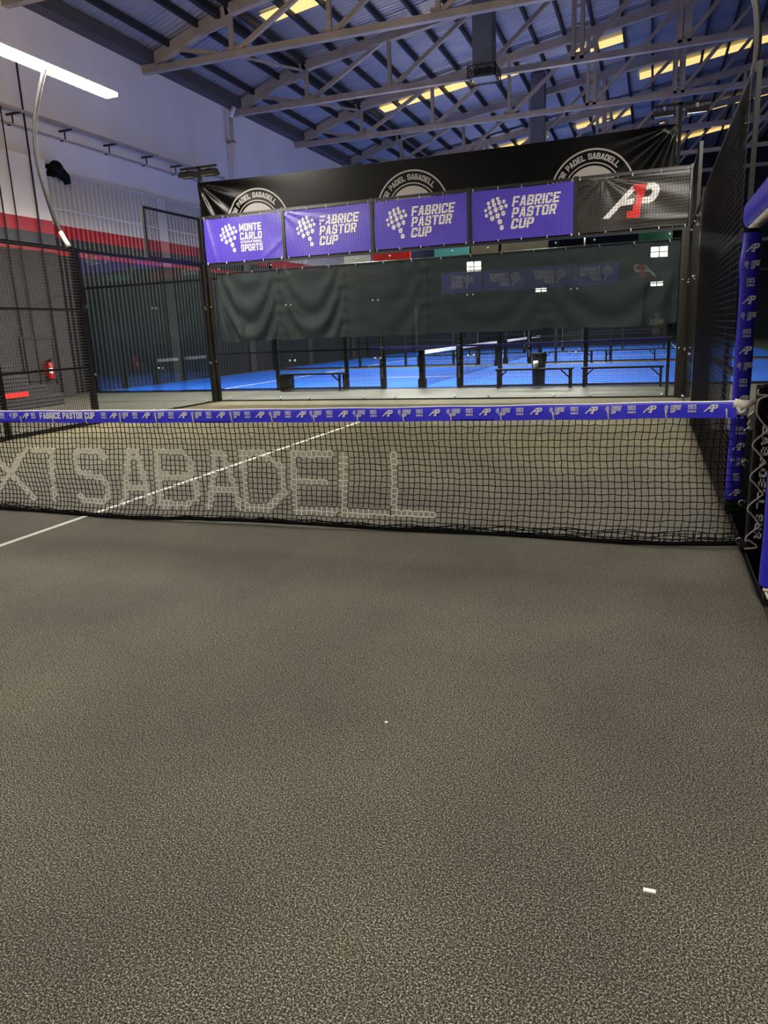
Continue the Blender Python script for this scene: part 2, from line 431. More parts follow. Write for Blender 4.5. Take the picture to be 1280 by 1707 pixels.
# trusses
def truss(y, label):
    t = thing('roof_truss', (XL, y, 9.7), label, 'truss', 'steel roof trusses')
    zb = 9.93
    node = [XL + 3.3 * i for i in range(10)]
    zt = lambda x: zr(x) - 0.42
    def bend(x): return zt(x)
    mb = MB(); mb.bar((XL, y, zb), (XR, y, zb), 0.2, 0.19); mb.build('bottom_chord', 'truss', t)
    mb = MB(); mb.bar((XL, y, 10.05), (-13.2, y, zt(-13.19)), 0.24, 0.34); mb.bar((-13.3, y, zt(-13.19)), (XR, y, zt(XR)), 0.24, 0.30)
    mb.build('top_chord', 'truss', t)
    for i in range(1, 10):
        xn = node[i]; w = 0.13 if i not in (4, 5) else 0.12
        mb = MB()
        if i in (4, 5):
            for s in (-0.14, 0.14): mb.bar((xn + s, y, zb), (xn + s, y, zt(xn)), 0.13, 0.2)
            for q in range(1, 5):
                zq = zb + (zt(xn) - zb) * q / 5.0
                mb.box((xn - 0.2, y - 0.06, zq - 0.04), (xn + 0.2, y + 0.06, zq + 0.04))
        else: mb.bar((xn, y, zb), (xn, y, zt(xn)), 0.13)
        mb.box((xn - 0.22, y - 0.03, zb - 0.02), (xn + 0.25, y + 0.03, zb + 0.24))
        mb.build('upright', 'truss', t)
        if i < 9:
            MB().bar((xn, y, zb), (node[i + 1] - 0.05, y, zt(node[i + 1])), 0.13).build('diagonal', 'truss', t)
    MB().bar((-15.1, y, zt(-15.1)), (-13.2, y, zb), 0.1).build('diagonal', 'truss', t)
    MB().bar((-13.2, y, zb + 0.9), (-15.6, y, 10.4), 0.08).build('diagonal', 'truss', t)
for y, lb in ((12.1, 'grey steel roof truss nearest, only its end in the upper left corner'),
              (17.75, 'grey steel roof truss landing on the left wall right of the glowing light bar'),
              (23.2, 'grey steel roof truss landing above the long downpipe on the left wall'),
              (28.9, 'grey steel roof truss landing on the left wall just over the black banner'),
              (34.6, 'grey steel roof truss behind the one nearest the black banner top'),
              (40.3, 'far grey roof truss seen low over the right half of the banner'),
              (46.0, 'farthest grey roof truss seen right of the black banner')):
    truss(y, lb)
# thin wind braces between trusses
for (a, b, lb) in (((-13.2, 17.75, 9.93), (-13.2, 23.2, 11.0), 'thin brace rod between the first two trusses on the left'),
                   ((-13.2, 23.2, 9.93), (-13.2, 28.9, 11.0), 'thin brace rod between the middle trusses on the left')):
    tag(MB().bar(a, b, 0.07).build('brace_rod', 'truss'), lb, 'brace')

# ducts
def duct(x, y, w, z0, label):
    t = thing('air_duct', (x, y, z0), label, 'duct')
    mb = MB(); h = w / 2
    mb.box((x - h, y - h, z0 + 0.28), (x + h, y + h, zr(x) - 0.05))
    for zz in (z0 + 1.0, z0 + 1.9): mb.box((x - h - 0.02, y - h - 0.02, zz), (x + h + 0.02, y + h + 0.02, zz + 0.04))
    mb.build('duct_shaft', 'duct', t)
    mb = MB(); g = h + 0.12
    for sx, sy in ((-1, 0), (1, 0), (0, -1), (0, 1)):
        for q in range(4):
            o = -g + q * 2 * g / 3
            if sx: mb.box((x + sx * g - 0.015, y + o - 0.015, z0), (x + sx * g + 0.015, y + o + 0.015, z0 + 0.34))
            else: mb.box((x + o - 0.015, y + sy * g - 0.015, z0), (x + o + 0.015, y + sy * g + 0.015, z0 + 0.34))
    for zz in (z0, z0 + 0.17, z0 + 0.33):
        mb.box((x - g, y - g, zz), (x + g, y - g + 0.03, zz + 0.03)).box((x - g, y + g - 0.03, zz), (x + g, y + g, zz + 0.03))
        mb.box((x - g, y - g, zz), (x - g + 0.03, y + g, zz + 0.03)).box((x + g - 0.03, y - g, zz), (x + g, y + g, zz + 0.03))
    mb.build('outlet_grille', 'black_metal', t)
    mb = MB(); mb.box((x - h - 0.05, y - h - 0.05, z0 + 0.03), (x + h + 0.05, y + h + 0.05, z0 + 0.07)).build('outlet_plate', 'steel_dull', t)
    mb = MB(); mb.box((x - h + 0.02, y - h + 0.02, z0 + 0.07), (x + h - 0.02, y + h - 0.02, z0 + 0.28)).build('outlet_core', 'black_metal', t)
duct(-5.88, 20.5, 0.62, 8.95, 'square dark air duct hanging at the top with a grille mouth')
duct(-5.98, 33.0, 0.62, 9.2, 'farther square air duct dropping behind the black banner')

# ------------------------------------------------------------------ things on the left wall
t = thing('cable_tray', (-16.2, 15.0, 6.9), 'long cable tray on brackets high along the white wall', 'cable tray')
MB().bar((-16.08, 9.0, 7.28), (-16.08, 21.5, 7.28), 0.12, 0.07).build('tray_rail', 'truss', t)
MB().bar((-16.3, 9.0, 6.98), (-16.3, 21.5, 6.98), 0.05, 0.04).build('tray_rail', 'truss', t)
for y in (11.6, 13.45, 15.3, 17.1, 18.7, 20.3):
    mb = MB(); mb.bar((-16.49, y, 7.23), (-16.04, y, 7.23), 0.05, 0.05); mb.bar((-16.3, y, 7.22), (-16.3, y, 6.98), 0.03); mb.bar((-16.48, y, 6.98), (-16.28, y, 6.98), 0.03)
    mb.build('bracket', 'purlin', t)
t = thing('wall_siren', (-16.3, 12.85, 5.85), 'dark lumpy siren on the wall beside the curved lamp pole', 'siren')
MB().sphere((-16.2, 12.82, 6.12), 0.22, sc=(0.8, 1, 1)).build('horn', 'rubber', t)
MB().tube([(-16.2, 12.95, 6.05), (-16.15, 13.1, 5.92), (-16.15, 13.15, 5.78)], [0.16, 0.13, 0.09], 10).build('spout', 'rubber', t)
MB().box((-16.46, 12.7, 5.95), (-16.3, 12.95, 6.25)).build('mounting_plate', 'rubber', t)
t = thing('downpipe', (-16.3, 22.75, 6.2), 'long pale downpipe on the left wall ending over the black banner', 'pipe')
MB().cyl((-16.3, 22.75, 6.2), (-16.3, 22.75, 9.7), 0.085, 12).build('pipe_run', 'plaster', t)
MB().cyl((-16.3, 22.75, 9.7), (-16.1, 22.75, 10.06), 0.085, 12).build('elbow', 'plaster', t)
for zz in (7.0, 8.8): MB().box((-16.49, 22.64, zz), (-16.2, 22.86, zz + 0.06)).build('pipe_clamp', 'steel_dull', t)
for k, (y, z0, z1, rr, lb) in enumerate(((11.0, 0.0, 8.4, 0.018, 'thin cable running down the plaster left of the curved lamp pole'),
                                       (11.75, 0.0, 8.6, 0.025, 'conduit running down the striped masonry by the fire extinguisher'),
                                       (10.6, 0.0, 6.5, 0.02, 'leftmost thin conduit on the striped masonry'))):
    tag(MB().tube([(-16.07 if z1 < 6.2 else -16.06, y, z0), (-16.06, y, z1)], rr, 6).build('conduit', 'purlin'), lb, 'conduit')
t = thing('fire_extinguisher', (-15.98, 11.3, 0.5), 'red fire extinguisher with a white label hung on the brown wall', 'extinguisher')
mb = MB(); mb.tube([(-15.98, 11.3, 0.52), (-15.98, 11.3, 0.56), (-15.98, 11.3, 0.92), (-15.98, 11.3, 0.98), (-15.98, 11.3, 1.0)], [0.07, 0.085, 0.085, 0.055, 0.025], 16); mb.build('cylinder', 'ext_red', t)
mb = MB(); mb.box((-16.01, 11.26, 1.0), (-15.92, 11.34, 1.03)).box((-16.0, 11.29, 1.03), (-15.85, 11.31, 1.06)); mb.build('valve_handle', 'rubber', t)
MB().tube([(-15.95, 11.25, 1.01), (-15.9, 11.16, 0.95), (-15.9, 11.17, 0.7)], 0.014, 8).build('hose', 'rubber', t)
MB().grid(lambda u, v: (-15.98 + 0.0865 * math.cos(-1.1 + 1.3 * u), 11.3 + 0.0865 * math.sin(-1.1 + 1.3 * u), 0.68 + 0.14 * v), 6, 1).build('paper_label', 'white', t)
MB().box((-16.1, 11.22, 0.6), (-16.06, 11.38, 0.95)).build('wall_bracket', 'ext_red', t)
t = thing('wall_recess', (-16.08, 10.9, 0.0), 'dark framed wall panel behind the fire extinguisher', 'panel')
mb = MB(); mb.box((-16.1, 10.55, 0.5), (-16.07, 11.62, 1.62)); mb.build('panel_board', 'brown_paint', t)
mb = MB()
for a, b in (((-16.1, 10.5, 1.6), (-16.05, 11.66, 1.66)), ((-16.1, 11.6, 0.4), (-16.05, 11.66, 1.6)), ((-16.1, 10.5, 0.4), (-16.05, 10.56, 1.6))): mb.box(a, b)
mb.build('panel_frame', 'purlin', t)
# stepped stand
t = thing('bleacher', (-14.6, 8.0, 0), 'stepped dark slatted stand with a red sign behind the left mesh fence', 'bleacher')
for k, (y1, z0, z1) in enumerate(((9.75, 0.0, 0.27), (9.25, 0.27, 0.52), (8.75, 0.52, 0.78), (8.35, 0.78, 1.04), (8.0, 1.04, 1.62))):
    mb = MB(); mb.box((-15.9, 5.0, z0), (-14.2 - 0.02 * k, y1, z1))
    for q in range(3):
        zz = z0 + (z1 - z0) * (q + 0.5) / 3
        mb.box((-14.2 - 0.02 * k, 5.0, zz - 0.025), (-14.18 - 0.02 * k, y1, zz + 0.025))
    mb.build('tier', 'stand', t)
MB().box((-14.18, 7.6, 0.29), (-14.165, 8.62, 0.40)).build('red_sign', 'red', t)

# ------------------------------------------------------------------ enclosure of the near court
def wires(mb, o, du, dv, lu, lv, p=0.05, w=0.004, m=0, wv=None, m2=None):
    """square welded mesh; o corner, du/dv unit vectors, lu/lv lengths"""
    o = Vector(o); du = Vector(du); dv = Vector(dv); n = du.cross(dv)
    k = 0
    while k * p <= lu + 1e-6:
        a = o + du * (k * p); mb.bar(a, a + dv * lv, wv or w, wv or w, m, up=n, caps=False); k += 1
    k = 0
    while k * p <= lv + 1e-6:
        a = o + dv * (k * p) + n * w; mb.bar(a, a + du * lu, w, w, m if m2 is None else m2, up=n, caps=False); k += 1

# --- back fence: 4 m steel frame with mesh top
t = thing('back_fence', (-5, 10.0, 0), 'black steel frame of the back wall with mesh strip along its top', 'fence')
for x in (-10, -8, -6, -4, -2, 0):
    mb = MB()
    if x in (-10, 0):
        s = 1 if x == -10 else -1
        mb.box((x - 0.05, 9.93, 0), (x + 0.05, 10.06, 4.02), 0)
        mb.box((x + s * 0.02 - 0.06, 9.86, 0), (x + s * 0.02 + 0.06, 9.93, 3.0), 1)
        mb.box((x + s * 0.05, 9.95, 0), (x + s * 0.15, 9.98, 3.0), 1)
        for zz in (0.9, 2.1): mb.sphere((x + s * 0.1, 9.94, zz), 0.018, 2, 8, 6); mb.sphere((x, 9.85, zz), 0.018, 2, 8, 6)
    else:
        mb.box((x - 0.03, 9.96, 2.96), (x + 0.03, 10.03, 4.02), 0)
    mb.build('post', ['black_metal', 'post_metal', 'steel'], t)
MB().box((-10, 9.965, 3.955), (0, 10.01, 4.0)).build('top_rail', 'black_metal', t)
MB().box((-10, 9.97, 2.955), (0, 10.03, 3.0)).build('glass_rail', 'black_metal', t)
MB().box((-10, 9.985, 0.0), (0, 10.02, 0.03)).build('base_rail', 'black_metal', t)
mb = MB(); wires(mb, (-10, 9.955, 3.0), (1, 0, 0), (0, 0, 1), 10, 1.0, 0.05, 0.0045); mb.build('wire_mesh', 'wire', t)

def bolt(mb, p, ax, r=0.02, m=0):
    a = Vector(ax); p = Vector(p)
    mb.tube([p, p + a * 0.008, p + a * 0.02], [r, r, r * 0.6], 10, m)

def glass_panel(p0, p1, z1, nrm, label, bolts=True):
    """upright toughened pane from p0 to p1; nrm points to the court"""
    p0 = Vector((*p0, 0)); p1 = Vector((*p1, 0)); n = Vector(nrm); dr = (p1 - p0).normalized(); L = (p1 - p0).length
    t = thing('glass_panel', tuple((p0 + p1) / 2), label, 'glass wall', 'glass panels of the near court')
    a = p0 + dr * 0.004; b = p1 - dr * 0.004
    mb = MB(); h = n * 0.006
    pts = [a - h, b - h, b + h, a + h]
    mb.add([(*q.xy, 0.03) for q in pts] + [(*q.xy, z1) for q in pts], [(0, 1, 5, 4), (1, 2, 6, 5), (2, 3, 7, 6), (3, 0, 4, 7), (4, 5, 6, 7), (0, 3, 2, 1)])
    mb.build('pane', 'glass', t)
    for zz in (0.055, 0.87, 2.05, 2.90):
        for s in (0.06, L - 0.06) if zz not in (0.055, 2.90) else (0.35, L - 0.35):
            q = p0 + dr * s + n * 0.007; mb = MB(); bolt(mb, (q.x, q.y, zz), n, 0.024); mb.build('bolt', 'steel', t)
    return t
lbls = ['glass pane of the back wall farthest left, under the banner with two word columns',
        'second back wall glass pane from the left, before the bench with the end box',
        'middle glass pane of the back wall, before the white taped net',
        'fourth glass pane of the back wall, before the bench with the bin',
        'rightmost glass pane of the back wall, under the black banner with red numeral']
for k in range(5): glass_panel((-10 + 2 * k, 10.0), (-8 + 2 * k, 10.0), 2.96, (0, -1, 0), lbls[k])
glass_panel((-10, 6.0), (-10, 8.0), 2.96, (1, 0, 0), 'left side glass pane next to the left mesh fence')
glass_panel((-10, 8.0), (-10, 9.93), 2.96, (1, 0, 0), 'left side glass pane next to the left back corner post')
glass_panel((0, 6.0), (0, 8.0), 2.96, (-1, 0, 0), 'right side glass pane next to the right mesh fence')
glass_panel((0, 8.0), (0, 9.93), 2.96, (-1, 0, 0), 'right side glass pane next to the right back corner post')

# --- side frames with mesh
def side_fence(X, s, label, ylo, mid):
    """s = +1 when the court lies on +x"""
    t = thing('mesh_fence', (X, 4.0, 0), label, 'fence')
    for y in (5.95, 3.95, 1.95, 0.98):
        w = 0.05 if y > 5.9 else 0.02
        xa, xb = (X - 0.045, X + 0.045) if (y > 5.9 or s > 0) else (X + 0.0, X + 0.03)
        MB().box((xa, y - w, 0), (xb, y + w, 3.02)).build('post', 'black_metal', t)
    y0 = 0.98
    for zz, hh in ((2.99, 0.03), (1.99, 0.02), (1.01, 0.02), (0.03, 0.03)):
        MB().box((X - 0.02 - s * 0.01, y0, zz - hh), (X + 0.02 - s * 0.01, 5.95, zz + hh)).build('rail', 'black_metal', t)
    MB().box((X - 0.025, 5.95, 2.96), (X + 0.025, 9.95, 3.01)).build('glass_rail', 'black_metal', t)
    MB().box((X - 0.02, 5.95, 0.0), (X + 0.02, 9.95, 0.03)).build('base_rail', 'black_metal', t)
    mb = MB(); wires(mb, (X + s * 0.03, y0, 0.03), (0, 1, 0), (0, 0, 1), 4.95, 2.95, 0.05, 0.0048, 0, 0.0045 if s > 0 else 0.003, 1)
    mb.build('wire_mesh', mid, t)
    # 3-4 m mesh panel over the corner glass
    fr = MB()
    fr.bar((X, 7.98, 3.0), (X, 7.98, 3.97), 0.05).bar((X, 7.98, 3.95), (X, 9.95, 3.95), 0.045).bar((X, 7.98, 3.03), (X, 9.95, 3.03), 0.045)
    fo = fr.build('corner_panel_frame', 'black_metal', t)
    mb = MB(); wires(mb, (X, 8.0, 3.03), (0, 1, 0), (0, 0, 1), 1.92, 0.9, 0.05, 0.0045); mb.build('corner_panel_mesh', 'wire', fo)
    return t
lf = side_fence(-10.0, 1, 'black wire mesh fence along the left side of the near court', 0, ['wire', 'wire_lit'])
rf = side_fence(0.0, -1, 'black wire mesh fence along the right side, seen edge on', 0, ['wire', 'wire_lit'])

# ------------------------------------------------------------------ prints
DOTS = [(347, 288, 22), (290, 313, 23), (237, 347, 22), (202, 432, 20), (213, 490, 21), (423, 318, 21), (449, 369, 23), (365, 333, 26), (304, 360, 27),
        (247, 397, 24), (390, 390, 29), (325, 418, 30), (262, 455, 26), (415, 457, 28), (348, 488, 31), (282, 521, 29), (373, 558, 30), (397, 628, 28)]
def dots_uv():
    """dot swirl, normalised: x right, y up, about 0..1 tall"""
    out = []
    for x, y, r in DOTS:
        yy = y - (205 - 0.1066 * (x - 25)); out.append(((x - 195) / 400.0, (500 - yy) / 400.0, r / 400.0))
    return out
def swirl(mb, fn, m=1, n=14):
    for x, y, r in dots_uv():
        mb.add([fn(x + r * 0.95 * math.cos(2 * PI * k / n), y + r * 1.1 * math.sin(2 * PI * k / n)) for k in range(n)], [tuple(range(n))], m)
APZ = {'A': [[(370, 510), (435, 508), (672, 240), (648, 203)], [(585, 330), (672, 312), (660, 372), (530, 390)]],
       '1': [[(660, 190), (782, 182), (760, 300), (727, 425), (735, 430), (722, 492), (600, 498), (605, 435), (655, 430), (692, 270), (660, 235)]],
       'P': [[(790, 178), (850, 170), (890, 190), (905, 230), (890, 290), (850, 340), (800, 360), (735, 362), (750, 300), (800, 295), (830, 275), (840, 245), (820, 230), (775, 240)]]}
from mathutils.geometry import tessellate_polygon
def split_tris(pts, lim):
    tri = [tuple(pts[i] for i in t) for t in tessellate_polygon([[Vector((x, y, 0)) for x, y in pts]])]
    out = []
    while tri:
        a, b, c = tri.pop()
        e = [(math.dist(a, b), a, b, c), (math.dist(b, c), b, c, a), (math.dist(c, a), c, a, b)]
        L, p, q, o = max(e, key=lambda v: v[0])
        if L <= lim: out.append((a, b, c)); continue
        mid = ((p[0] + q[0]) / 2, (p[1] + q[1]) / 2)
        tri += [(p, mid, o), (mid, q, o)]
    return out
def ap_logo(mb, fn, mw=1, mr=2, lim=9.0):
    """fn: logo square, x 0..1, y 0..1 up"""
    for ch, polys in APZ.items():
        for pg in polys:
            pts = []
            for x, y in pg:
                yy = y + 0.1 * (x - 370); pts.append(((x - 370) / 535.0, (535 - yy) / 325.0))
            for t3 in split_tris(pts, lim): mb.add([fn(*q) for q in t3], [(0, 1, 2)], mr if ch == '1' else mw)

def fpc_text(mb, fn, m=1):
    """three-line lettering in the unit square"""
    mb.text('FABRICE', lambda x, y: fn(0.02 + 0.98 * x, 0.69 + 0.31 * y), m, 0.07, 0.2)
    mb.text('PASTOR', lambda x, y: fn(0.01 + 0.92 * x, 0.345 + 0.31 * y), m, 0.07, 0.2)
    mb.text('CUP', lambda x, y: fn(0.0 + 0.48 * x, 0.0 + 0.31 * y), m, 0.07, 0.2)
def mcs_text(mb, fn, m=1, small=True):
    mb.text('MONTE', lambda x, y: fn(x, 0.73 + 0.27 * y), m, 0.055, 0.05)
    mb.text('CARLO', lambda x, y: fn(0.01 + 0.99 * x, 0.42 + 0.27 * y), m, 0.055, 0.05)
    if small: mb.text('INTERNATIONAL', lambda x, y: fn(0.01 + 0.98 * x, 0.295 + 0.09 * y), m, 0.02, 0.05)
    mb.text('SPORTS', lambda x, y: fn(0.01 + 0.99 * x, 0.0 + 0.26 * y), m, 0.055, 0.05)

def banner(x0, x1, z0, z1, kind, label, Y=9.99, seed=0):
    w = x1 - x0; h = z1 - z0; rnd = random.Random(seed)
    ph = [rnd.uniform(0, 6) for _ in range(4)]
    def disp(u, v):                       # v measured downward
        a = 0.006 * math.sin(5 * u + ph[0] + 3 * v) + 0.004 * math.sin(11 * u - 6 * v + ph[1])
        if kind in ('ap',):
            c = 0.22; ang = math.atan2(u - c, v + 0.02); rr = math.hypot(u - c, v)
            a += 0.028 * math.exp(-1.2 * rr) * math.cos(ang * 13) * min(1, rr * 5)
            a += 0.02 * math.exp(-((v - 0.82 - 0.1 * (u - .5)) / 0.05) ** 2) * max(0, min(1, (u - 0.3) * 3))
        if kind in ('mc',):
            a += 0.016 * math.exp(-(((u - 0.86) * 0.8 + (v - 0.8) * 0.55) / 0.035) ** 2) * (1 if u > 0.7 else 0)
            a += 0.016 * math.exp(-(((u - 0.03) - (v - .1) * 0.12) / 0.03) ** 2)
        if seed == 1:
            c = -0.05; ang = math.atan2(u - c, v + 0.02); a += 0.012 * math.cos(ang * 12) * math.exp(-2 * math.hypot(u, v))
        return a
    P = lambda u, v, e=0.0: (x0 + u * w, Y - disp(u, v) - e, z1 - v * h - 0.008 * math.sin(PI * u) * (1 - v))
    base = {'mc': 'purple', 'fpc': 'purple', 'ap': 'banner_dark'}[kind]
    t = thing('banner', ((x0 + x1) / 2, Y, z0), label, 'banner', 'advertising banners along the back wall top')
    mb = MB(); mb.grid(lambda u, v: P(u, v), 60, 32); mb.build('banner_sheet', base, t)
    mb = MB(); e = 0.004
    if kind == 'ap':
        ap_logo(mb, lambda x, y: P(0.235 + 0.51 * x, 0.96 - (0.06 + 0.66 * y) - 0.09, e + 0.002), 0, 1, 0.05)
        mb.build('printed_logo', ['white', 'red'], t)
    elif kind == 'fpc':
        swirl(mb, lambda x, y: P(0.14 + x * 0.328, 0.82 - y * 0.667, e), 0)
        fpc_text(mb, lambda x, y: P(0.395 + 0.48 * x, 0.80 - 0.635 * y, e), 0)
        mb.build('printed_logo', ['white'], t)
    else:
        swirl(mb, lambda x, y: P(0.215 + x * 0.33, 0.80 - y * 0.65, e), 0)
        mcs_text(mb, lambda x, y: P(0.465 + 0.285 * x, 0.79 - 0.62 * y, e), 0)
        mb.build('printed_logo', ['white'], t)
    for u in (0.02, 0.27, 0.5, 0.75, 0.98):
        for v in (0.0, 1.0):
            p = Vector(P(u, v)); mb = MB()
            mb.bar(p + Vector((0, -0.006, -0.015 if v == 0 else 0.015)), p + Vector((0.004, -0.03, 0.035 if v == 0 else -0.035)), 0.012, 0.008)
            mb.build('cable_tie', 'white', t)
    return t
bdefs = [(-9.93, -8.04, 'mc', 'purple banner reading MONTE CARLO INTERNATIONAL SPORTS'),
         (-7.95, -6.03, 'fpc', 'purple FABRICE PASTOR CUP banner next to the Monte Carlo banner'),
         (-5.95, -4.03, 'fpc', 'middle purple FABRICE PASTOR CUP banner'),
         (-3.96, -2.03, 'fpc', 'purple FABRICE PASTOR CUP banner next to the black banner with red numeral'),
         (-1.97, -0.07, 'ap', 'creased black banner with white and red A1P logo')]
BN = [banner(a, b, 3.03, 3.945, k, l, seed=i) for i, (a, b, k, l) in enumerate(bdefs)]
# the same row hangs on the other end of the court and shows mirrored in the glass
fl = [('black A1P banner at the camera end, mirrored in the right of the glass', 4, -1.0),
      ('Pastor Cup banner at the camera end, mirrored left of the A1P one', 3, -3.0),
      ('Pastor Cup banner at the camera end, mirrored in the middle of the glass', 2, -5.0),
      ('Pastor Cup banner at the camera end, mirrored beside the bright lights', 1, -7.0),
      ('Monte Carlo banner at the camera end, faintly mirrored at the left', 0, -9.0)]
for lb, i, x in fl:
    c = copy_tree(BN[i]); c.location = (x, -9.999, 3.03); c.rotation_euler = (0, 0, PI); tag(c, lb, 'banner', 'advertising banners at the camera end')
t = thing('back_fence', (-5, -10.0, 0), 'black steel frame behind the camera seen only as a reflection', 'fence')
for x in (-10, -8, -6, -4, -2, 0): MB().box((x - 0.03, -10.05, 0), (x + 0.03, -10.0, 4.0)).build('post', 'black_metal', t)
for zz in (2.97, 3.98): MB().box((-10, -10.04, zz - 0.02), (0, -10.01, zz + 0.02)).build('top_rail', 'black_metal', t)

# ------------------------------------------------------------------ tall black banner
EMB = [-8.70, -5.21, -1.74]
def tall_banner():
    x0, x1, z0, z1, Y = -10.1, -0.32, 2.98, 4.73, 10.25
    t = thing('tall_banner', ((x0 + x1) / 2, Y, z0), 'long black banner with round emblems rising behind the purple banners', 'banner')
    def disp(x, z):
        a = 0.05 * (z - z0)
        for cx, s in ((x0, 1), (x1, -1)):
            dx = (x - cx) * s; dz = z1 - z; rr = math.hypot(dx, dz)
            if dx >= 0:
                ang = math.atan2(dz, dx + 1e-4)
                a += 0.06 * math.cos(ang * 15) * math.exp(-rr * 1.5) * min(1, rr * 4) * math.exp(-max(0, ang - 1.05) * 3)
        return a
    P = lambda x, z, e=0.0: (x, Y - disp(x, z) - e, z)
    ztop = lambda x: z1 - 0.035 * math.sin(PI * min(1, max(0, (x - x0) / (x1 - x0)))) 
    mb = MB(); mb.grid(lambda u, v: P(x0 + (x1 - x0) * u, z0 + (ztop(x0 + (x1 - x0) * u) - z0) * v), 300, 40); mb.build('banner_sheet', 'banner_black', t)
    for cx in EMB:
        mb = MB(); cz = 3.735; e = 0.006
        def ring(r0, r1, m, ee, n=72):
            mb.grid(lambda u, v: P(cx + (r0 + (r1 - r0) * v) * math.cos(2 * PI * u), cz + (r0 + (r1 - r0) * v) * math.sin(2 * PI * u), ee), n, 1, m)
        ring(0.735, 0.765, 0, e); ring(0.51, 0.53, 0, e); ring(0.0, 0.47, 0, e)
        s = 'INDOOR PADEL SABADELL'
        for i, ch in enumerate(s):
            if ch == ' ': continue
            adj = -4 + 6.9 * (i - 13) - (3.0 if i < 12 else 0) * -1 - (-2.5 if i < 6 else 0)
            th = math.radians(90 - adj); c, sn = math.cos(th), math.sin(th)
            w = 0.066 if ch != 'I' else 0.02; h = 0.105
            def fn(x, y):
                rad = 0.582 + h * y; tx = (x - 0.5) * w * 1.05
                return P(cx + rad * c + tx * sn, cz + rad * sn - tx * c, e)
            mb.text(ch, fn, 0, 0.02)
        mb.build('round_emblem', ['emblem'], t)
    return t
tall_banner()

# floodlight poles carrying the tall banner
def flood_pole(x, label):
    t = thing('floodlight_pole', (x, 10.32, 0), label, 'floodlight')
    MB().box((x - 0.03, 10.29, 0), (x + 0.03, 10.35, 5.1)).build('pole', 'rubber', t)
    MB().box((x - 0.46, 10.29, 5.06), (x + 0.46, 10.33, 5.1)).build('cross_arm', 'rubber', t)
    for s in (-0.27, 0.27):
        mb = MB(); mb.box((x + s - 0.19, 10.2, 4.9), (x + s + 0.19, 10.42, 4.97), 0)
        for q in range(7): mb.box((x + s - 0.18 + q * 0.057, 10.22, 4.97), (x + s - 0.17 + q * 0.057, 10.4, 5.02), 0)
        h = mb.build('lamp_head', 'rubber', t)
        MB().box((x + s - 0.16, 10.23, 4.885), (x + s + 0.16, 10.39, 4.9)).build('lens', 'lamp_small', h)
        MB().box((x + s - 0.02, 10.29, 4.97), (x + s + 0.02, 10.33, 5.07)).build('hinge', 'black_metal', h)
flood_pole(-10.13, 'thin pole with two small floodlights above the left end of the black banner')
flood_pole(-0.27, 'thin pole with two small floodlights above the right end of the black banner')

# ------------------------------------------------------------------ curtain behind the glass
def curtain():
    x0, x1, z0, z1 = -9.80, -0.16, 1.325, 2.815
    seams = [-9.8, -8.3, -6.75, -4.95, -2.55, -0.16]
    amps = [0.06, 0.045, 0.012, 0.016, 0.024]
    def P(u, v):                       # v downward
        x = x0 + (x1 - x0) * u; y = 10.14; zb = z0
        for k in range(5):
            a, b = seams[k], seams[k + 1]
            if a <= x <= b:
                tt = (x - (a + b) / 2) / ((b - a) / 2)
                s = v + 0.75 * tt * tt
                en = (1 - tt ** 4) * (0.2 + 0.8 * min(1, v * 1.2)) * math.exp(-abs(s - 0.85) * 0.6)
                y -= amps[k] * math.sin(s * 15 + k) * en
                zb += 0.03 * abs(tt) ** 6 + 0.01 * math.sin(tt * 3 + k)
        for sx in seams[1:-1]:
            dd = abs(x - sx); y -= 0.012 * math.exp(-(dd / 0.02) ** 2) - 0.006 * math.exp(-(dd / 0.12) ** 2) * math.sin(v * 40)
        if x < -9.2: y += 0.05 * math.sin((x + 9.8) * 14 - v * 3) * v
        if x > -0.75: y += 0.06 * math.sin((x + 0.16) * 13 + v * 3) * v
        y += 0.004 * math.sin(x * 9) + 0.003 * math.sin(v * 25 + x * 2)
        return (x, y, z1 + (zb - z1) * v)
    t = thing('curtain', (-5, 10.14, z0), 'dark grey green curtain hung along the back glass wall', 'curtain')
    mb = MB(); mb.grid(P, 420, 70); mb.build('cloth', 'curtain', t)
    mb = MB(); mb.tube([(-9.9, 10.1, 2.83), (-5, 10.1, 2.815), (-0.1, 10.1, 2.83)], 0.007, 6); mb.build('hanging_cable', 'steel', t)
    for k in range(16):
        x = -9.5 + k * 0.61; mb = MB(); mb.bar((x, 10.09, 2.83), (x + 0.01, 10.09, 2.77), 0.014); mb.build('hook', 'steel', t)
curtain()

# ------------------------------------------------------------------ the net
def ztop(x): return 0.88 + 0.0017 * (x + 5) ** 2
GL = {'S': [[(1, .86), (.8, 1), (.2, 1), (0, .85), (0, .65), (.2, .53), (.8, .45), (1, .32), (1, .14), (.8, 0), (.2, 0), (0, .12)]],
      'A': [[(0, 0), (.36, 1), (.62, 1), (1, 0)], [(.14, .3), (.88, .3)]],
      'B': [[(0, 0), (0, 1), (.75, 1), (.92, .85), (.92, .62), (.75, .52), (0, .52)], [(.75, .52), (1, .38), (1, .14), (.8, 0), (0, 0)]],
      'D': [[(0, 0), (0, 1), (.6, 1), (1, .72), (1, .28), (.6, 0), (0, 0)]],
      'E': [[(1, 1), (0, 1), (0, 0), (1, 0)], [(0, .52), (.8, .52)]],
      'L': [[(0, 1), (0, 0), (1, 0)]], '7': [[(0, 1), (1, 1), (.8, .5), (.72, 0)]],
      'X': [[(0, 1), (1, 0)], [(1, 1), (0, 0)]]}
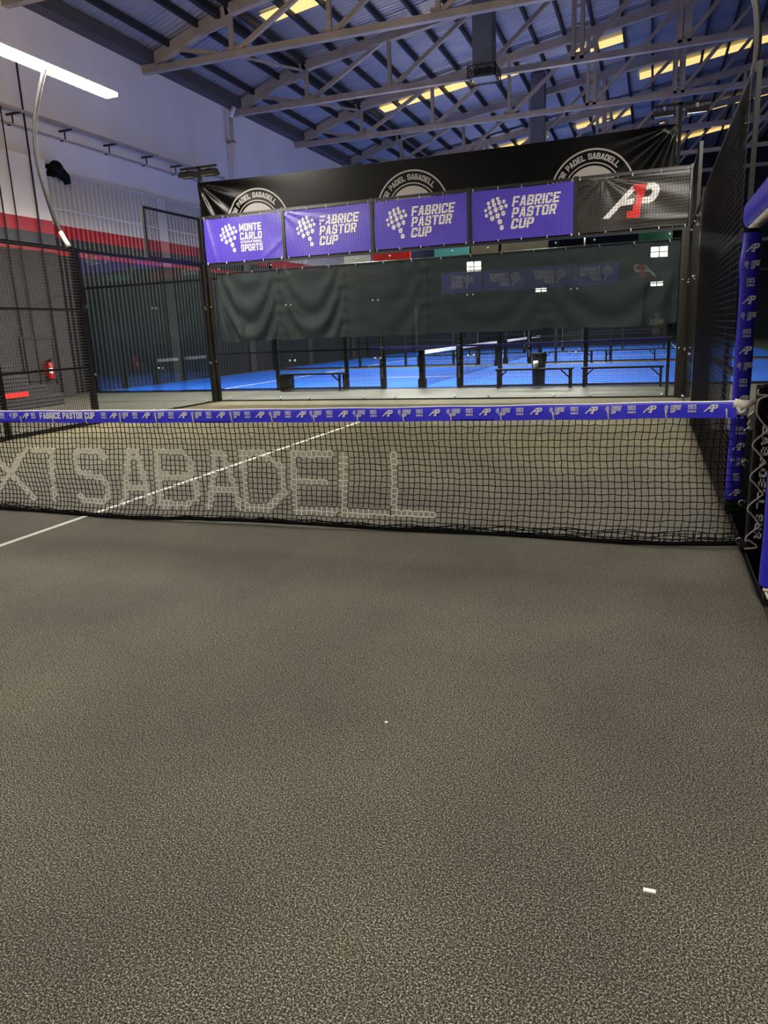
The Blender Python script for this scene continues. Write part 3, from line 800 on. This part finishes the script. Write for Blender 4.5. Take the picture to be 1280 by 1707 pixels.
WORD = [('X', -6.12, -5.58), ('7', -5.58, -5.30), ('S', -5.13, -4.77), ('A', -4.68, -4.36), ('B', -4.33, -3.92), ('A', -3.87, -3.53), ('D', -3.53, -3.13), ('E', -3.10, -2.71), ('L', -2.70, -2.31), ('L', -2.31, -1.96)]
SEG = []
for ch, a, b in WORD:
    a += 0.03; b -= 0.035
    zlo = 0.12; zhi = 0.55
    for pl in GL[ch]:
        for (p, q) in zip(pl, pl[1:]):
            SEG.append((a + (b - a) * p[0], zlo + (zhi - zlo) * p[1], a + (b - a) * q[0], zlo + (zhi - zlo) * q[1]))
def lettered(x, z):
    if x > -1.85 or z < 0.08 or z > 0.6: return False
    for (x0, z0, x1, z1) in SEG:
        dx, dz = x1 - x0, z1 - z0; L2 = dx * dx + dz * dz
        k = max(0, min(1, ((x - x0) * dx + (z - z0) * dz) / L2)) if L2 else 0
        if math.hypot(x - x0 - k * dx, z - z0 - k * dz) < 0.027: return True
    return False
def net():
    t = thing('net', (-5, 0, 0), 'black court net with blue printed top band and white painted lettering', 'net')
    p = 0.0415; NX = int(9.96 / p); NZ = 19
    rnd = random.Random(3)
    wob = [[(rnd.uniform(-.004, .004), rnd.uniform(-.005, .005)) for _ in range(NZ + 1)] for _ in range(NX + 1)]
    def pt(i, j):
        x = -9.98 + i * p; tp = ztop(x) - 0.095
        low = 0.012 + 0.012 * math.sin(x * 1.7 + 1)
        fr = j / NZ
        z = low + (tp - low) * (fr ** 1.12)
        slack = 0.10 * (0.6 + 0.4 * math.sin(x * 1.3 + 0.6)) * max(0, 1 - z / 0.22) ** 2
        if x > -0.5: slack *= max(0, -x / 0.5)
        y = -slack + 0.012 * math.sin(x * 3.1 + z * 5)
        dx, dz = wob[i][j]
        return Vector((x + dx + 0.010 * math.sin(z * 9 + x), y, max(0.006, z + dz * (0.3 if j in (0, NZ) else 1))))
    G = [[pt(i, j) for j in range(NZ + 1)] for i in range(NX + 1)]
    mb = MB(); w = 0.0048
    def seg(a, b):
        c = (a + b) / 2; m = 1 if lettered(c.x, c.z) else 0
        mb.bar(a, b, w * (1.15 if m else 1), None, m, up=(0, 1, 0), caps=False)
    for i in range(NX + 1):
        for j in range(NZ):
            seg(G[i][j], G[i][j + 1])
    for j in range(NZ + 1):
        for i in range(NX): seg(G[i][j], G[i + 1][j])
    # slack rows lying gathered on the turf
    for k in range(4):
        F2 = []
        for i in range(NX + 1):
            x = G[i][0].x; e = 0.5 + 0.5 * math.sin(x * 2.1 + k * 1.3); e2 = 0.5 + 0.5 * math.sin(x * 0.9 + 2)
            q = G[i][0] + Vector((0.006 * math.sin(i * 1.9 + k), 0.012 + 0.03 * k * e * (0.4 + e2) - 0.05 * (k % 2) * e, 0.012 + 0.022 * ((k * 2 + 1) % 3) * e2 + 0.008 * math.sin(i * 0.7 + k)))
            F2.append(q)
        for i in range(NX):
            mb.bar(F2[i], F2[i + 1], w, None, 0, up=(0, 1, 0), caps=False)
            if k: mb.bar(F2[i], PV[i], w, None, 0, up=(0, 1, 0.1), caps=False)
        PV = F2
    mb.build('netting', ['cord', 'cord_white'], t)
    mb = MB(); mb.tube([tuple(G[i][0] + Vector((0, -0.01, 0.004))) for i in range(0, NX + 1, 3)], 0.011, 6)
    mb.tube([tuple(G[i][0] + Vector((0, 0.006 + 0.012 * math.sin(i * .4), 0.012))) for i in range(0, NX + 1, 4)], 0.007, 6)
    mb.build('bottom_rope', 'cord', t)
    # folded top band
    prof = [(-0.013, -0.102), (-0.015, -0.06), (-0.014, -0.018), (-0.011, -0.005), (0.0, 0.0), (0.011, -0.005), (0.014, -0.03), (0.013, -0.1)]
    mb = MB(); N = 120; K = len(prof) - 1
    def tp(u, v):
        x = -9.98 + 9.90 * u; k = v * K; i = min(K - 1, int(k)); fr = k - i
        y = prof[i][0] + (prof[i + 1][0] - prof[i][0]) * fr; z = prof[i][1] + (prof[i + 1][1] - prof[i][1]) * fr
        return (x, y + 0.003 * math.sin(x * 6.0 + z * 20), ztop(x) + z + 0.002 * math.sin(x * 9))
    mb.grid(tp, N, K, 0, True, mfn=lambda i, j: 1 if j in (3, 4) else 0)
    tb = mb.build('top_band', ['tape', 'white'], t)
    F = lambda x, z: (x, -0.0185 - 0.004 + 0.003 * math.sin(x * 6.0 + z * 20), ztop(x) + z)
    mb = MB()
    def patt(xa, kind, w=0.115):
        zb, h = -0.066, 0.048
        if kind == 'ap': ap_logo(mb, lambda x, y: F(xa - 0.04 + 0.082 * x, zb + h * (y * 1.0)), 0, 0)
        if kind == 'fpc':
            swirl(mb, lambda x, y: F(xa - 0.048 + 0.036 * x, zb + h * y), 0, 8); fpc_text(mb, lambda x, y: F(xa - 0.014 + 0.064 * x, zb + h * y), 0)
        if kind == 'mcs': mcs_text(mb, lambda x, y: F(xa - 0.024 + 0.048 * x, zb + h * y), 0, False)
    aps = [-0.22, -0.57, -0.92, -1.27, -1.61, -1.96, -2.30, -2.64, -2.97, -3.31, -3.65, -3.99, -4.33]
    for xa in aps:
        patt(xa, 'ap'); patt(xa - 0.105, 'mcs'); patt(xa - 0.215, 'fpc')
    patt(-4.65, 'ap'); patt(-4.745, 'mcs')
    mb.text('FABRICE PASTOR CUP', lambda x, y: F(-5.40 + 0.565 * x, -0.068 + 0.052 * y), 0, 0.04)
    for q in range(6):
        o = -5.47 - 0.345 * q
        patt(o, 'mcs'); patt(o - 0.085, 'ap'); patt(o - 0.215, 'fpc')
    mb.build('printed_logos', 'white', tb)
    for k in range(29):
        x = -0.13 - 0.3425 * k
        z = ztop(x) - 0.098; mb = MB()
        mb.tube([(x - 0.003, -0.021, z + 0.05), (x, -0.022, z + 0.02), (x + 0.004, -0.02, z - 0.004), (x + 0.002, -0.008, z - 0.014)], [0.006, 0.0045, 0.005, 0.003], 6)
        mb.build('tie', 'rope', t)
    # rope end and lashing at the post
    mb = MB(); mb.tube([(-0.09, -0.002, ztop(0) - 0.02), (-0.04, -0.015, ztop(0) - 0.03), (0.02, -0.01, ztop(0) - 0.01), (0.04, 0, ztop(0))], [0.03, 0.028, 0.014, 0.008], 8)
    mb.tube([(-0.07, -0.02, ztop(0) - 0.04), (-0.06, -0.03, ztop(0) - 0.075), (-0.04, -0.02, ztop(0) - 0.07), (-0.02, -0.015, ztop(0) - 0.03)], 0.012, 6)
    mb.build('rope_end', 'rope', t)
net()

# net post on the right
t = thing('net_post', (0.09, 0.0, 0), 'black padded net post with white rope lacing and white SABADELL SUR lettering', 'net post')
mb = MB()
def postp(u, v):
    a = 2 * PI * u; n = 5.0
    c, s = math.cos(a), math.sin(a)
    q = (abs(c) ** n + abs(s) ** n) ** (-1 / n)
    return (0.105 + 0.075 * q * c, 0.02 + 0.08 * q * s, 0.02 + 0.98 * v)
mb.grid(postp, 40, 12); mb.box((0.035, -0.055, 0.98), (0.175, 0.095, 1.004)); mb.build('padded_cover', 'rubber', t)
mb = MB(); mb.tube([(0.045, -0.03, 0.985), (0.06, -0.06, 1.0), (0.12, -0.06, 1.01), (0.17, -0.05, 1.0)], 0.02, 8); mb.build('top_roll', 'rubber', t)
for wd, a_, b_ in (('SABADELL', 0.78, 0.27), ('SUR', 0.235, 0.08)):
    mb = MB(); mb.text(wd, lambda x, y: (0.066 + 0.042 * y, -0.0615, a_ + (b_ - a_) * x)); mb.build('printed_word', 'white', t)
MB().add([(0.088, -0.0615, 0.82), (0.112, -0.0615, 0.80), (0.112, -0.0615, 0.93), (0.092, -0.0615, 0.95)], [(0, 1, 2, 3)]).build('red_print', 'red', t)
L = []
zs = [0.965, 0.955, 0.80, 0.66, 0.52, 0.36, 0.22, 0.08]
pts = [(0.03, -0.066, 0.99), (0.03, -0.07, 0.96), (0.085, -0.072, 0.955), (0.035, -0.07, 0.93), (0.028, -0.068, 0.86)]
for k in range(4):
    zb = 0.80 - 0.195 * k
    pts += [(0.045, -0.07, zb + 0.02), (0.095, -0.072, zb - 0.045), (0.09, -0.072, zb - 0.055), (0.03, -0.07, zb - 0.115), (0.022, -0.068, zb - 0.15)]
pts += [(0.04, -0.07, 0.07), (0.09, -0.07, 0.03), (0.02, -0.06, 0.012)]
sm = []
for i in range(len(pts) - 1):
    p0 = Vector(pts[max(0, i - 1)]); p1 = Vector(pts[i]); p2 = Vector(pts[i + 1]); p3 = Vector(pts[min(len(pts) - 1, i + 2)])
    for q in range(5):
        s = q / 5.0; sm.append(tuple(0.5 * ((2 * p1) + (p2 - p0) * s + (2 * p0 - 5 * p1 + 4 * p2 - p3) * s * s + (3 * p1 - p0 - 3 * p2 + p3) * s ** 3)))
sm.append(pts[-1])
MB().tube(sm, 0.0055, 6).build('rope_lacing', 'rope', t)
for zz in (0.74, 0.55, 0.30, 0.06):
    mb = MB(); mb.tube([(0.0 + 0.018 * math.cos(a) - 0.012, -0.05, zz + 0.018 * math.sin(a)) for a in [q * 0.55 for q in range(10)]], 0.0035, 6); mb.build('hook', 'steel', t)
mb = MB(); mb.bar((0.0, -0.02, 0.84), (0.035, -0.02, 0.80), 0.02, 0.05); mb.bar((-0.005, -0.02, 0.79), (0.035, -0.02, 0.75), 0.012, 0.03); mb.build('tension_bracket', 'steel_dull', t)
MB().box((-0.01, -0.06, 0.0), (0.2, 0.12, 0.02)).build('base_plate', 'black_metal', t)

# padded entrance posts
def pad_post(y, label, prints):
    t = thing('entrance_post', (0.045, y, 0), label, 'post', 'padded posts of the right entrance')
    MB().box((0.01, y - 0.03, 0.0), (0.08, y + 0.03, 2.06)).build('post_core', 'black_metal', t)
    mb = MB(); rx, ry = 0.058, 0.062
    def pp(u, v):
        a = 2 * PI * u; c, s = math.cos(a), math.sin(a); q = (abs(c) ** 3.2 + abs(s) ** 3.2) ** (-1 / 3.2)
        wv = 1 + 0.03 * math.sin(v * 23 + 3 * u) + (0.22 * math.exp(-((v - 0.90) / 0.05) ** 2) if c < -0.3 else 0)
        return (0.045 + rx * q * c * wv, y + ry * q * s * (1 + 0.02 * math.sin(v * 17)), 0.10 + 1.86 * v)
    mb.grid(pp, 32, 60); sl = mb.build('pad_sleeve', 'pad', t)
    if prints:
        yf = y - ry - 0.003
        z = 1.86
        k = 0
        F = lambda x, z: (0.045 + x, yf - 0.004, z)
        while z > 0.12:
            mb = MB(); kd = ('ap', 'fpc', 'mcs')[k % 3]
            if kd == 'ap': ap_logo(mb, lambda x, y_: F(-0.042 + 0.085 * x, z - 0.03 + 0.058 * y_), 0, 0)
            if kd == 'fpc': swirl(mb, lambda x, y_: F(-0.046 + 0.045 * x, z - 0.025 + 0.055 * y_), 0, 8); fpc_text(mb, lambda x, y_: F(-0.004 + 0.058 * x, z - 0.025 + 0.055 * y_), 0)
            if kd == 'mcs': mcs_text(mb, lambda x, y_: F(-0.022 + 0.05 * x, z - 0.025 + 0.055 * y_), 0, False)
            mb.build('printed_logo', 'white', sl)
            z -= 0.1135; k += 1
    return t
pad_post(0.98, 'tall blue padded post with white logos standing beyond the net end', True)
t2 = pad_post(-0.98, 'blue padded post at the right edge, nearest the camera', False)
mb = MB(); mb.tube([(0.0, -1.03, 0.085), (0.05, -1.06, 0.09), (0.1, -1.03, 0.085)], 0.008, 6); mb.tube([(0.01, -1.05, 0.08), (0.02, -1.06, 0.05), (0.035, -1.06, 0.045)], 0.006, 6); mb.build('rope_tie', 'rope', t2)
# padded crossbar over the entrance
t = thing('entrance_crossbar', (0.045, 0.0, 2.0), 'blue padded crossbar over the right entrance, in the upper right', 'crossbar')
MB().box((0.015, -0.98, 2.03), (0.075, 0.98, 2.09)).build('bar_core', 'black_metal', t)
mb = MB()
def cb(u, v):
    a = 2 * PI * u; c, s = math.cos(a), math.sin(a); q = (abs(c) ** 3 + abs(s) ** 3) ** (-1 / 3)
    y = 0.93 - 1.86 * v; w = 1 + 0.02 * math.sin(v * 60 + 4 * u)
    return (0.045 + 0.07 * q * c * w, y, 2.075 + 0.09 * q * s * w)
mb.grid(cb, 32, 60); mb.build('pad_sleeve', 'pad', t)
mb = MB()
mb.tube([(0.0 if k % 2 else 0.07, 0.85 - 0.04 * k, 1.982) for k in range(44)], 0.005, 5)
mb.build('seam_lacing', 'rope', t)

# ------------------------------------------------------------------ court lamps on curved poles
def lamp_bar(x, y, z, L, axis, label, pole=None, power=900, w=0.25, hang=False):
    t = thing('led_lamp', (x, y, z), label, 'lamp', 'long LED court lamps')
    ax = Vector((0, 1, 0)) if axis == 'Y' else Vector((1, 0, 0)); sd = Vector((1, 0, 0)) if axis == 'Y' else Vector((0, 1, 0))
    c = Vector((x, y, z)); a = c - ax * L / 2; b = c + ax * L / 2
    MB().bar(a + Vector((0, 0, 0.055)), b + Vector((0, 0, 0.055)), w * 0.45, 0.05).build('housing', 'black_metal', t)
    MB().bar(a, b, w, 0.06).build('light_strip', 'lamp_added' if y > 10 else ('lamp_dim' if (y < 0 or x > -5) else 'lamp'), t)
    if pole:
        MB().tube(pole, 0.038, 10, mats=[1 if i < 3 else 0 for i in range(len(pole))] if (pole[0][0] < -5 and len(pole) > 5) else None).build('curved_pole', ['rubber', 'pole_lit'], t)  # lower segments of left poles carry the painted lit tone
    if hang:
        for q in (a, b): MB().bar(q + Vector((0, 0, 0.07)), (q.x, q.y, zr(q.x) - 0.26), 0.012).build('suspension_wire', 'steel_dull', t)
    li = bpy.data.lights.new('court_lamp', 'AREA'); li.shape = 'RECTANGLE'; li.size = L if axis == 'X' else w; li.size_y = w if axis == 'X' else L
    li.energy = power; li.color = (1.0, 0.955, 0.88)
    lo = bpy.data.objects.new('court_lamp', li); COL.objects.link(lo); lo.parent = t; lo.location = (0, 0, -0.05)
def arch(x, s, y, foot=False):
    P = ([(x, y, 0.0)] if foot else []) + [(x, y, 3.02), (x + s * 0.2, y, 3.4), (x + s * 0.36, y, 4.0), (x + s * 0.43, y, 4.5), (x + s * 0.36, y, 5.05), (x + s * 0.14, y, 5.55), (x - s * 0.02, y, 5.8)]
    out = []
    for i in range(len(P) - 1):
        p0 = Vector(P[max(0, i - 1)]); p1 = Vector(P[i]); p2 = Vector(P[i + 1]); p3 = Vector(P[min(len(P) - 1, i + 2)])
        for q in range(4):
            k = q / 4.0; out.append(tuple(0.5 * ((2 * p1) + (p2 - p0) * k + (2 * p0 - 5 * p1 + 4 * p2 - p3) * k * k + (3 * p1 - p0 - 3 * p2 + p3) * k ** 3)))
    out.append(P[-1]); return out
PW = 640
lamp_bar(-10.0, 5.85, 5.77, 3.2, 'Y', 'glaring white LED lamp bar on a curved black pole at the upper left', arch(-10.0, -1, 5.85), PW)
lamp_bar(0.0, 5.85, 5.77, 3.2, 'Y', 'LED lamp bar over the right fence, its curved black pole at the upper right', arch(0.03, 1, 5.85), PW * 0.6)
lamp_bar(-10.0, -5.85, 5.77, 3.2, 'Y', 'LED lamp bar on the left behind the camera', arch(-10.0, -1, -5.85, True), PW * 0.55)
lamp_bar(0.0, -5.85, 5.77, 3.2, 'Y', 'LED lamp bar on the right behind the camera', arch(0.03, 1, -5.85, True), PW * 0.35)
for y, z in ((13.1, 5.05), (24.3, 5.9), (35.8, 5.9)):  # unseen lamps added to light the blue courts and the hall
    for x in (-10.0, -4.0):
        lamp_bar(x, y, z, 2.6, 'X', 'added LED lamp bar over the blue courts, hidden behind the black banner', [(x, y, 3.02), (x, y, z - 0.5), (x, y, z)], PW * 1.6)

# bright windows behind the camera, mirrored in the glass
for (x, z, w, h, lb) in ((-11.1, 5.09, 0.95, 0.62, 'bright window mirrored at the left of the reflected banner row'),
                         (-9.2, 4.36, 0.95, 0.6, 'bright window mirrored over a reflected Pastor Cup banner'),
                         (-7.0, 3.6, 0.7, 0.5, 'bright window mirrored just under the reflected banner row'),
                         (-0.4, 5.19, 0.95, 0.6, 'topmost bright window mirrored near the right corner post'),
                         (-0.4, 4.42, 0.8, 0.42, 'middle bright window mirrored near the right corner post'),
                         (-0.45, 3.59, 0.7, 0.55, 'lowest bright window mirrored near the right corner post')):
    t = thing('window', (x, YN, z), lb, 'window', 'lit windows behind the camera')
    MB().box((x - w / 2, YN + 0.01, z - h / 2), (x + w / 2, YN + 0.03, z + h / 2)).build('pane', 'window_lit', t)
    mb = MB()
    for q in (-0.5, 0, 0.5): mb.box((x + q * w - 0.025, YN + 0.01, z - h / 2 - 0.04), (x + q * w + 0.025, YN + 0.06, z + h / 2 + 0.04))
    for q in (-0.5, 0, 0.5): mb.box((x - w / 2, YN + 0.01, z + q * h - 0.02), (x + w / 2, YN + 0.06, z + q * h + 0.02))
    mb.build('window_frame', 'black_metal', t)

# ------------------------------------------------------------------ blue courts beyond the glass
def far_fence(y, label, boards):
    t = thing('mesh_fence', (-6, y, 0), label, 'fence')
    for x in (-12, -10, -8, 0, -2, -4):
        MB().box((x - 0.045, y - 0.04, 0), (x + 0.045, y + 0.04, 3.0)).build('post', 'black_metal', t)
    for x0, x1 in ((-12, -7), (-5, 0)):
        for zz in (0.03, 1.0, 2.97): MB().box((x0, y - 0.02, zz - 0.022), (x1, y + 0.02, zz + 0.022)).build('rail', 'black_metal', t)
        mb = MB(); wires(mb, (x0, y - 0.03, 0.03), (1, 0, 0), (0, 0, 1), 5, 2.95, 0.05, 0.0045); mb.build('wire_mesh', 'wire', t)
    for x in (-7, -5):
        mb = MB(); mb.tube([(x, y, 0.0), (x, y, 0.04), (x, y, 2.0), (x, y, 2.05)], [0.06, 0.085, 0.085, 0.06], 12, 0)
        mb.text('SABADELL SUR', lambda a, b: (x - 0.03 + 0.06 * b, y - 0.088, 1.35 - 1.1 * a), 1, 0.03)
        mb.build('padded_post', ['rubber', 'emblem'], t)
    for x0, x1 in ((-16, -12), (0, 4)):
        for xx in ((-16,) if x0 < -5 else (4,)):
            MB().box((xx - 0.04, y - 0.04, 0), (xx + 0.04, y + 0.04, 3.0)).build('post', 'black_metal', t)
        MB().box((x0, y - 0.02, 2.93), (x1, y + 0.02, 3.0)).build('rail', 'black_metal', t)
        MB().box((x0, y - 0.02, 0), (x1, y + 0.02, 0.04)).build('rail', 'black_metal', t)
        MB().box((x0 + 0.04, y - 0.006, 0.04), (x1 - 0.04, y + 0.006, 2.93)).build('glass_pane', 'glass', t)
far_fence(13.1, 'black mesh fence fronting the first blue court behind the curtain', True)
far_fence(24.3, 'black mesh fence farther off behind the first blue court', False)
far_fence(35.8, 'black mesh fence farthest off across the blue courts', False)

def far_net(y0, label):
    t = thing('net', (-6, y0 + 5, 0), label, 'net')
    for y in (y0 + 0.12, y0 + 9.9):
        mb = MB(); mb.box((-6.09, y - 0.09, 0), (-5.91, y + 0.09, 0.22)); mb.box((-6.065, y - 0.065, 0.22), (-5.935, y + 0.065, 0.93)); mb.build('net_post', 'rubber', t)
    MB().box((-6.015, y0 + 0.18, 0.82), (-5.985, y0 + 9.84, 0.91)).build('top_band', 'white', t)
    mb = MB(); wires(mb, (-6, y0 + 0.18, 0.03), (0, 1, 0), (0, 0, 1), 9.66, 0.8, 0.06, 0.004); mb.build('netting', 'cord', t)
far_net(13.1, 'net with a white top band across the first blue court')
far_net(24.6, 'net with a white top band across the second blue court')

def bench(x0, x1, y, label, box=False):
    t = thing('bench', ((x0 + x1) / 2, y, 0), label, 'bench', 'black benches beside the blue courts')
    mb = MB()
    for q in range(3): mb.box((x0, y - 0.17 + q * 0.12, 0.405), (x1, y - 0.07 + q * 0.12, 0.44))
    mb.build('seat', 'bench', t)
    for s, xx in ((1, x0 + 0.06), (-1, x1 - 0.06)):
        for yy in (y - 0.14, y + 0.14):
            MB().box((xx - 0.025, yy - 0.025, 0), (xx + 0.025, yy + 0.025, 0.405)).build('leg', 'bench', t)
        MB().bar((xx, y - 0.14, 0.22), (xx + s * 0.2, y - 0.14, 0.4), 0.03).build('brace', 'bench', t)
    if box:
        MB().box((x0 - 0.03, y - 0.18, 0), (x0 + 0.2, y + 0.2, 0.404)).build('end_box', 'bench', t)
bench(-9.66, -7.95, 12.75, 'black bench under the left part of the curtain with a boxed end', True)
bench(-4.02, -2.25, 12.75, 'black bench under the curtain just right of the white taped net')
bench(-2.06, -0.30, 12.75, 'black bench nearest the right corner post')
bench(-9.4, -7.6, 23.95, 'far black bench seen beneath the middle of the curtain')
bench(-4.4, -2.6, 23.95, 'far black bench seen above the bench near the right corner')
bench(-2.2, -0.4, 23.95, 'far black bench farthest right behind the mesh')
# black bin and white cup on the bench
t = thing('bin', (-3.15, 13.6, 0), 'small black bin on the blue court behind a bench', 'bin')
MB().tube([(-3.15, 13.6, 0), (-3.15, 13.6, 0.02), (-3.15, 13.6, 0.70), (-3.15, 13.6, 0.73)], [0.12, 0.15, 0.17, 0.16], 14).build('bin_body', 'rubber', t)
MB().tube([(-3.15, 13.6, 0.73), (-3.15, 13.6, 0.76)], [0.18, 0.17], 14).build('rim', 'rubber', t)
tag(MB().tube([(-3.1, 12.75, 0.44), (-3.1, 12.75, 0.45), (-3.1, 12.75, 0.60), (-3.1, 12.75, 0.61)], [0.03, 0.055, 0.06, 0.04], 12).build('paper_cup', 'white'), 'small white cup standing on the bench before the black bin', 'cup')

# advertising boards glimpsed over the curtain
for (x0, x1, z0, z1, m, lb) in ((-7.95, -7.25, 3.06, 3.36, 'white', 'pale board glimpsed between curtain top and second banner'),
                                (-7.2, -6.2, 3.06, 3.36, 'red', 'red board glimpsed between curtain top and middle banner'),
                                (-5.6, -4.75, 3.06, 3.36, 'teal', 'teal board glimpsed under the middle Pastor Cup banner'),
                                (-4.7, -2.9, 3.06, 3.36, 'brown_sign', 'brown board glimpsed under the fourth banner'),
                                (-0.95, -0.2, 3.06, 3.5, 'green_sign', 'green board glimpsed below the black A1P banner corner')):
    ob = MB().box((x0, 13.16, z0 - 0.06), (x1, 13.18, z1)).build('advertising_board', m); tag(ob, lb, 'sign', 'boards on the first blue court fence')

# litter on the turf
tag(MB().box((-0.535, -3.215, 0.0), (-0.505, -3.203, 0.003)).build('paper_scrap', 'white'), 'tiny white paper scrap on the turf at the lower right', 'scrap')
tag(MB().box((-1.446, -2.606, 0.0), (-1.436, -2.597, 0.003)).build('paper_scrap', 'white'), 'tiny white crumb on the turf near the middle', 'scrap')

# ------------------------------------------------------------------ the photographer, mirrored in the back glass
M['skin'] = mat('skin', (196, 150, 124), 0.5); M['hair'] = mat('hair', (52, 38, 30), 0.6)
M['shirt'] = mat('shirt_pale', (196, 188, 160), 0.8); M['trousers'] = mat('trousers', (70, 72, 80), 0.8)
M['phone'] = mat('phone_black', (16, 16, 18), 0.2); M['eye'] = mat('eye_dark', (30, 24, 20), 0.2)
M['shoe'] = mat('shoe_white', (210, 210, 205), 0.6)
def skin_mesh(name, verts, edges, rad, m, parent, fn, root=0, sub=2):
    o = Vector(ORG[parent.name]); me = bpy.data.meshes.new(name)
    me.from_pydata([tuple(fn(v) - o) for v in verts], edges, []); me.materials.append(M[m])
    ob = bpy.data.objects.new(name, me); COL.objects.link(ob); ob.parent = parent; ORG[ob.name] = tuple(o)
    md = ob.modifiers.new('skin', 'SKIN'); md.use_smooth_shade = True
    for k, rr in enumerate(rad):
        sv = me.skin_vertices[0].data[k]; sv.radius = rr if isinstance(rr, tuple) else (rr, rr); sv.use_root = (k == root)
    sb = ob.modifiers.new('smooth', 'SUBSURF'); sb.levels = sub; sb.render_levels = sub
    return ob
fh = Vector((f.x, f.y, 0)).normalized(); rt = Vector((fh.y, -fh.x, 0))
base = Vector((CP[0], CP[1], 0)) - fh * 0.43
LW = lambda v: base + rt * v[0] + fh * v[1] + Vector((0, 0, v[2]))
pt_ = thing('person', tuple(base), 'person in a pale top holding up a phone, mirrored beside the right corner post', 'person')
V = [(0, 0, .95), (0, -.01, 1.13), (0, 0, 1.32), (0, -.01, 1.45), (0, .01, 1.505), (0, .035, 1.56), (0, .035, 1.645), (0, .015, 1.72)]
E_ = [(k, k + 1) for k in range(7)]
R = [(.15, .10), (.13, .095), (.155, .11), (.085, .07), .056, (.07, .08), (.086, .104), (.066, .08)]
def add(p, r, par):
    V.append(p); R.append(r); E_.append((par, len(V) - 1)); return len(V) - 1
nose = add((0, .15, 1.62), .012, 6)
for sx in (-1, 1):
    add((sx * .092, .02, 1.625), .014, 6)                      # ear
    h = add((sx * .095, 0, .86), (.085, .09), 0); k_ = add((sx * .105, .02, .48), .058, h); a_ = add((sx * .11, -.01, .09), .038, k_); add((sx * .12, .13, .045), .036, a_)
    sh = add((sx * .17, -.01, 1.40), .062, 2); el = add((sx * .235, .10, 1.14), .042, sh); wr = add((sx * .10, .335, 1.29), .028, el)
    pm = add((sx * .062, .378, 1.325), (.016, .03), wr)
    for q in range(4):                                        # four fingers around the back of the phone
        L_ = (0.9, 1.0, 0.95, 0.75)[q]; z_ = 1.352 - 0.019 * q
        f1 = add((sx * .05, .412, z_), .009, pm); f2 = add((sx * (.05 - .026 * L_), .432, z_ + .003), .008, f1); add((sx * (.05 - .044 * L_), .43, z_ + .003), .007, f2)
    t1 = add((sx * .048, .372, 1.352), .011, pm); add((sx * .03, .392, 1.372), .009, t1)
skin_mesh('body', V, E_, R, 'skin', pt_, LW)
tv = [(0, 0, .90), (0, -.01, 1.13), (0, 0, 1.33), (0, -.01, 1.445)]; te = [(0, 1), (1, 2), (2, 3)]; tr = [(.172, .125), (.152, .118), (.178, .13), (.095, .08)]
for sx in (-1, 1):
    n0 = len(tv); tv += [(sx * .18, -.01, 1.395), (sx * .222, .06, 1.24)]; tr += [.08, .062]; te += [(2, n0), (n0, n0 + 1)]
skin_mesh('shirt', tv, te, tr, 'shirt', pt_, LW)
tv = [(0, 0, .93)]; te = []; tr = [(.165, .12)]
for sx in (-1, 1):
    n0 = len(tv); tv += [(sx * .095, 0, .84), (sx * .105, .02, .48), (sx * .11, -.01, .13)]; tr += [(.1, .105), .076, .06]; te += [(0, n0), (n0, n0 + 1), (n0 + 1, n0 + 2)]
skin_mesh('trousers', tv, te, tr, 'trousers', pt_, LW)
for sx in (-1, 1): skin_mesh('shoe', [(sx * .11, -.04, .05), (sx * .115, .05, .05), (sx * .12, .16, .04)], [(0, 1), (1, 2)], [.05, .05, .04], 'shoe', pt_, LW, 1)
mb = MB()
def hairf(u, v):
    a = 2 * PI * u; b = PI * (0.0 + 0.56 * v); fr = max(0, math.sin(a)) ** 2
    b *= 1 - 0.30 * fr * (v > 0.5)
    return LW((0.094 * math.sin(b) * math.cos(a), 0.018 + 0.112 * math.sin(b) * math.sin(a) - 0.004, 1.66 + 0.118 * math.cos(b)))
mb.grid(hairf, 28, 10); mb.build('hair', 'hair', pt_)
for sx in (-1, 1): MB().sphere(tuple(LW((sx * .033, .122, 1.648))), 0.011).build('eye', 'eye', pt_)
MB().tube([tuple(LW((-.024, .112, 1.574))), tuple(LW((0, .12, 1.572))), tuple(LW((.024, .112, 1.574)))], 0.005, 6).build('mouth', 'red', pt_)
ph = Vector(CP) - f * 0.014 + d2 * 0.05
mb = MB(); mb.bar(ph - d2 * 0.074, ph + d2 * 0.074, 0.072, 0.009, up=tuple(f)); tag(mb.build('phone', 'phone'), 'black phone held up by the mirrored person', 'phone')

# ------------------------------------------------------------------ world and colour management
w = bpy.data.worlds.new('world'); SC.world = w; w.use_nodes = True
w.node_tree.nodes['Background'].inputs[0].default_value = (0.02, 0.03, 0.05, 1)
SC.view_settings.view_transform = 'Standard'; SC.view_settings.look = 'None'
SC.view_settings.gamma = 1.0; SC.view_settings.exposure = 0.0; SC.view_settings.use_curve_mapping = False
SC.cycles.max_bounces = 10; SC.cycles.diffuse_bounces = 4; SC.cycles.glossy_bounces = 4; SC.cycles.transparent_max_bounces = 24
SC.cycles.sample_clamp_indirect = 6.0
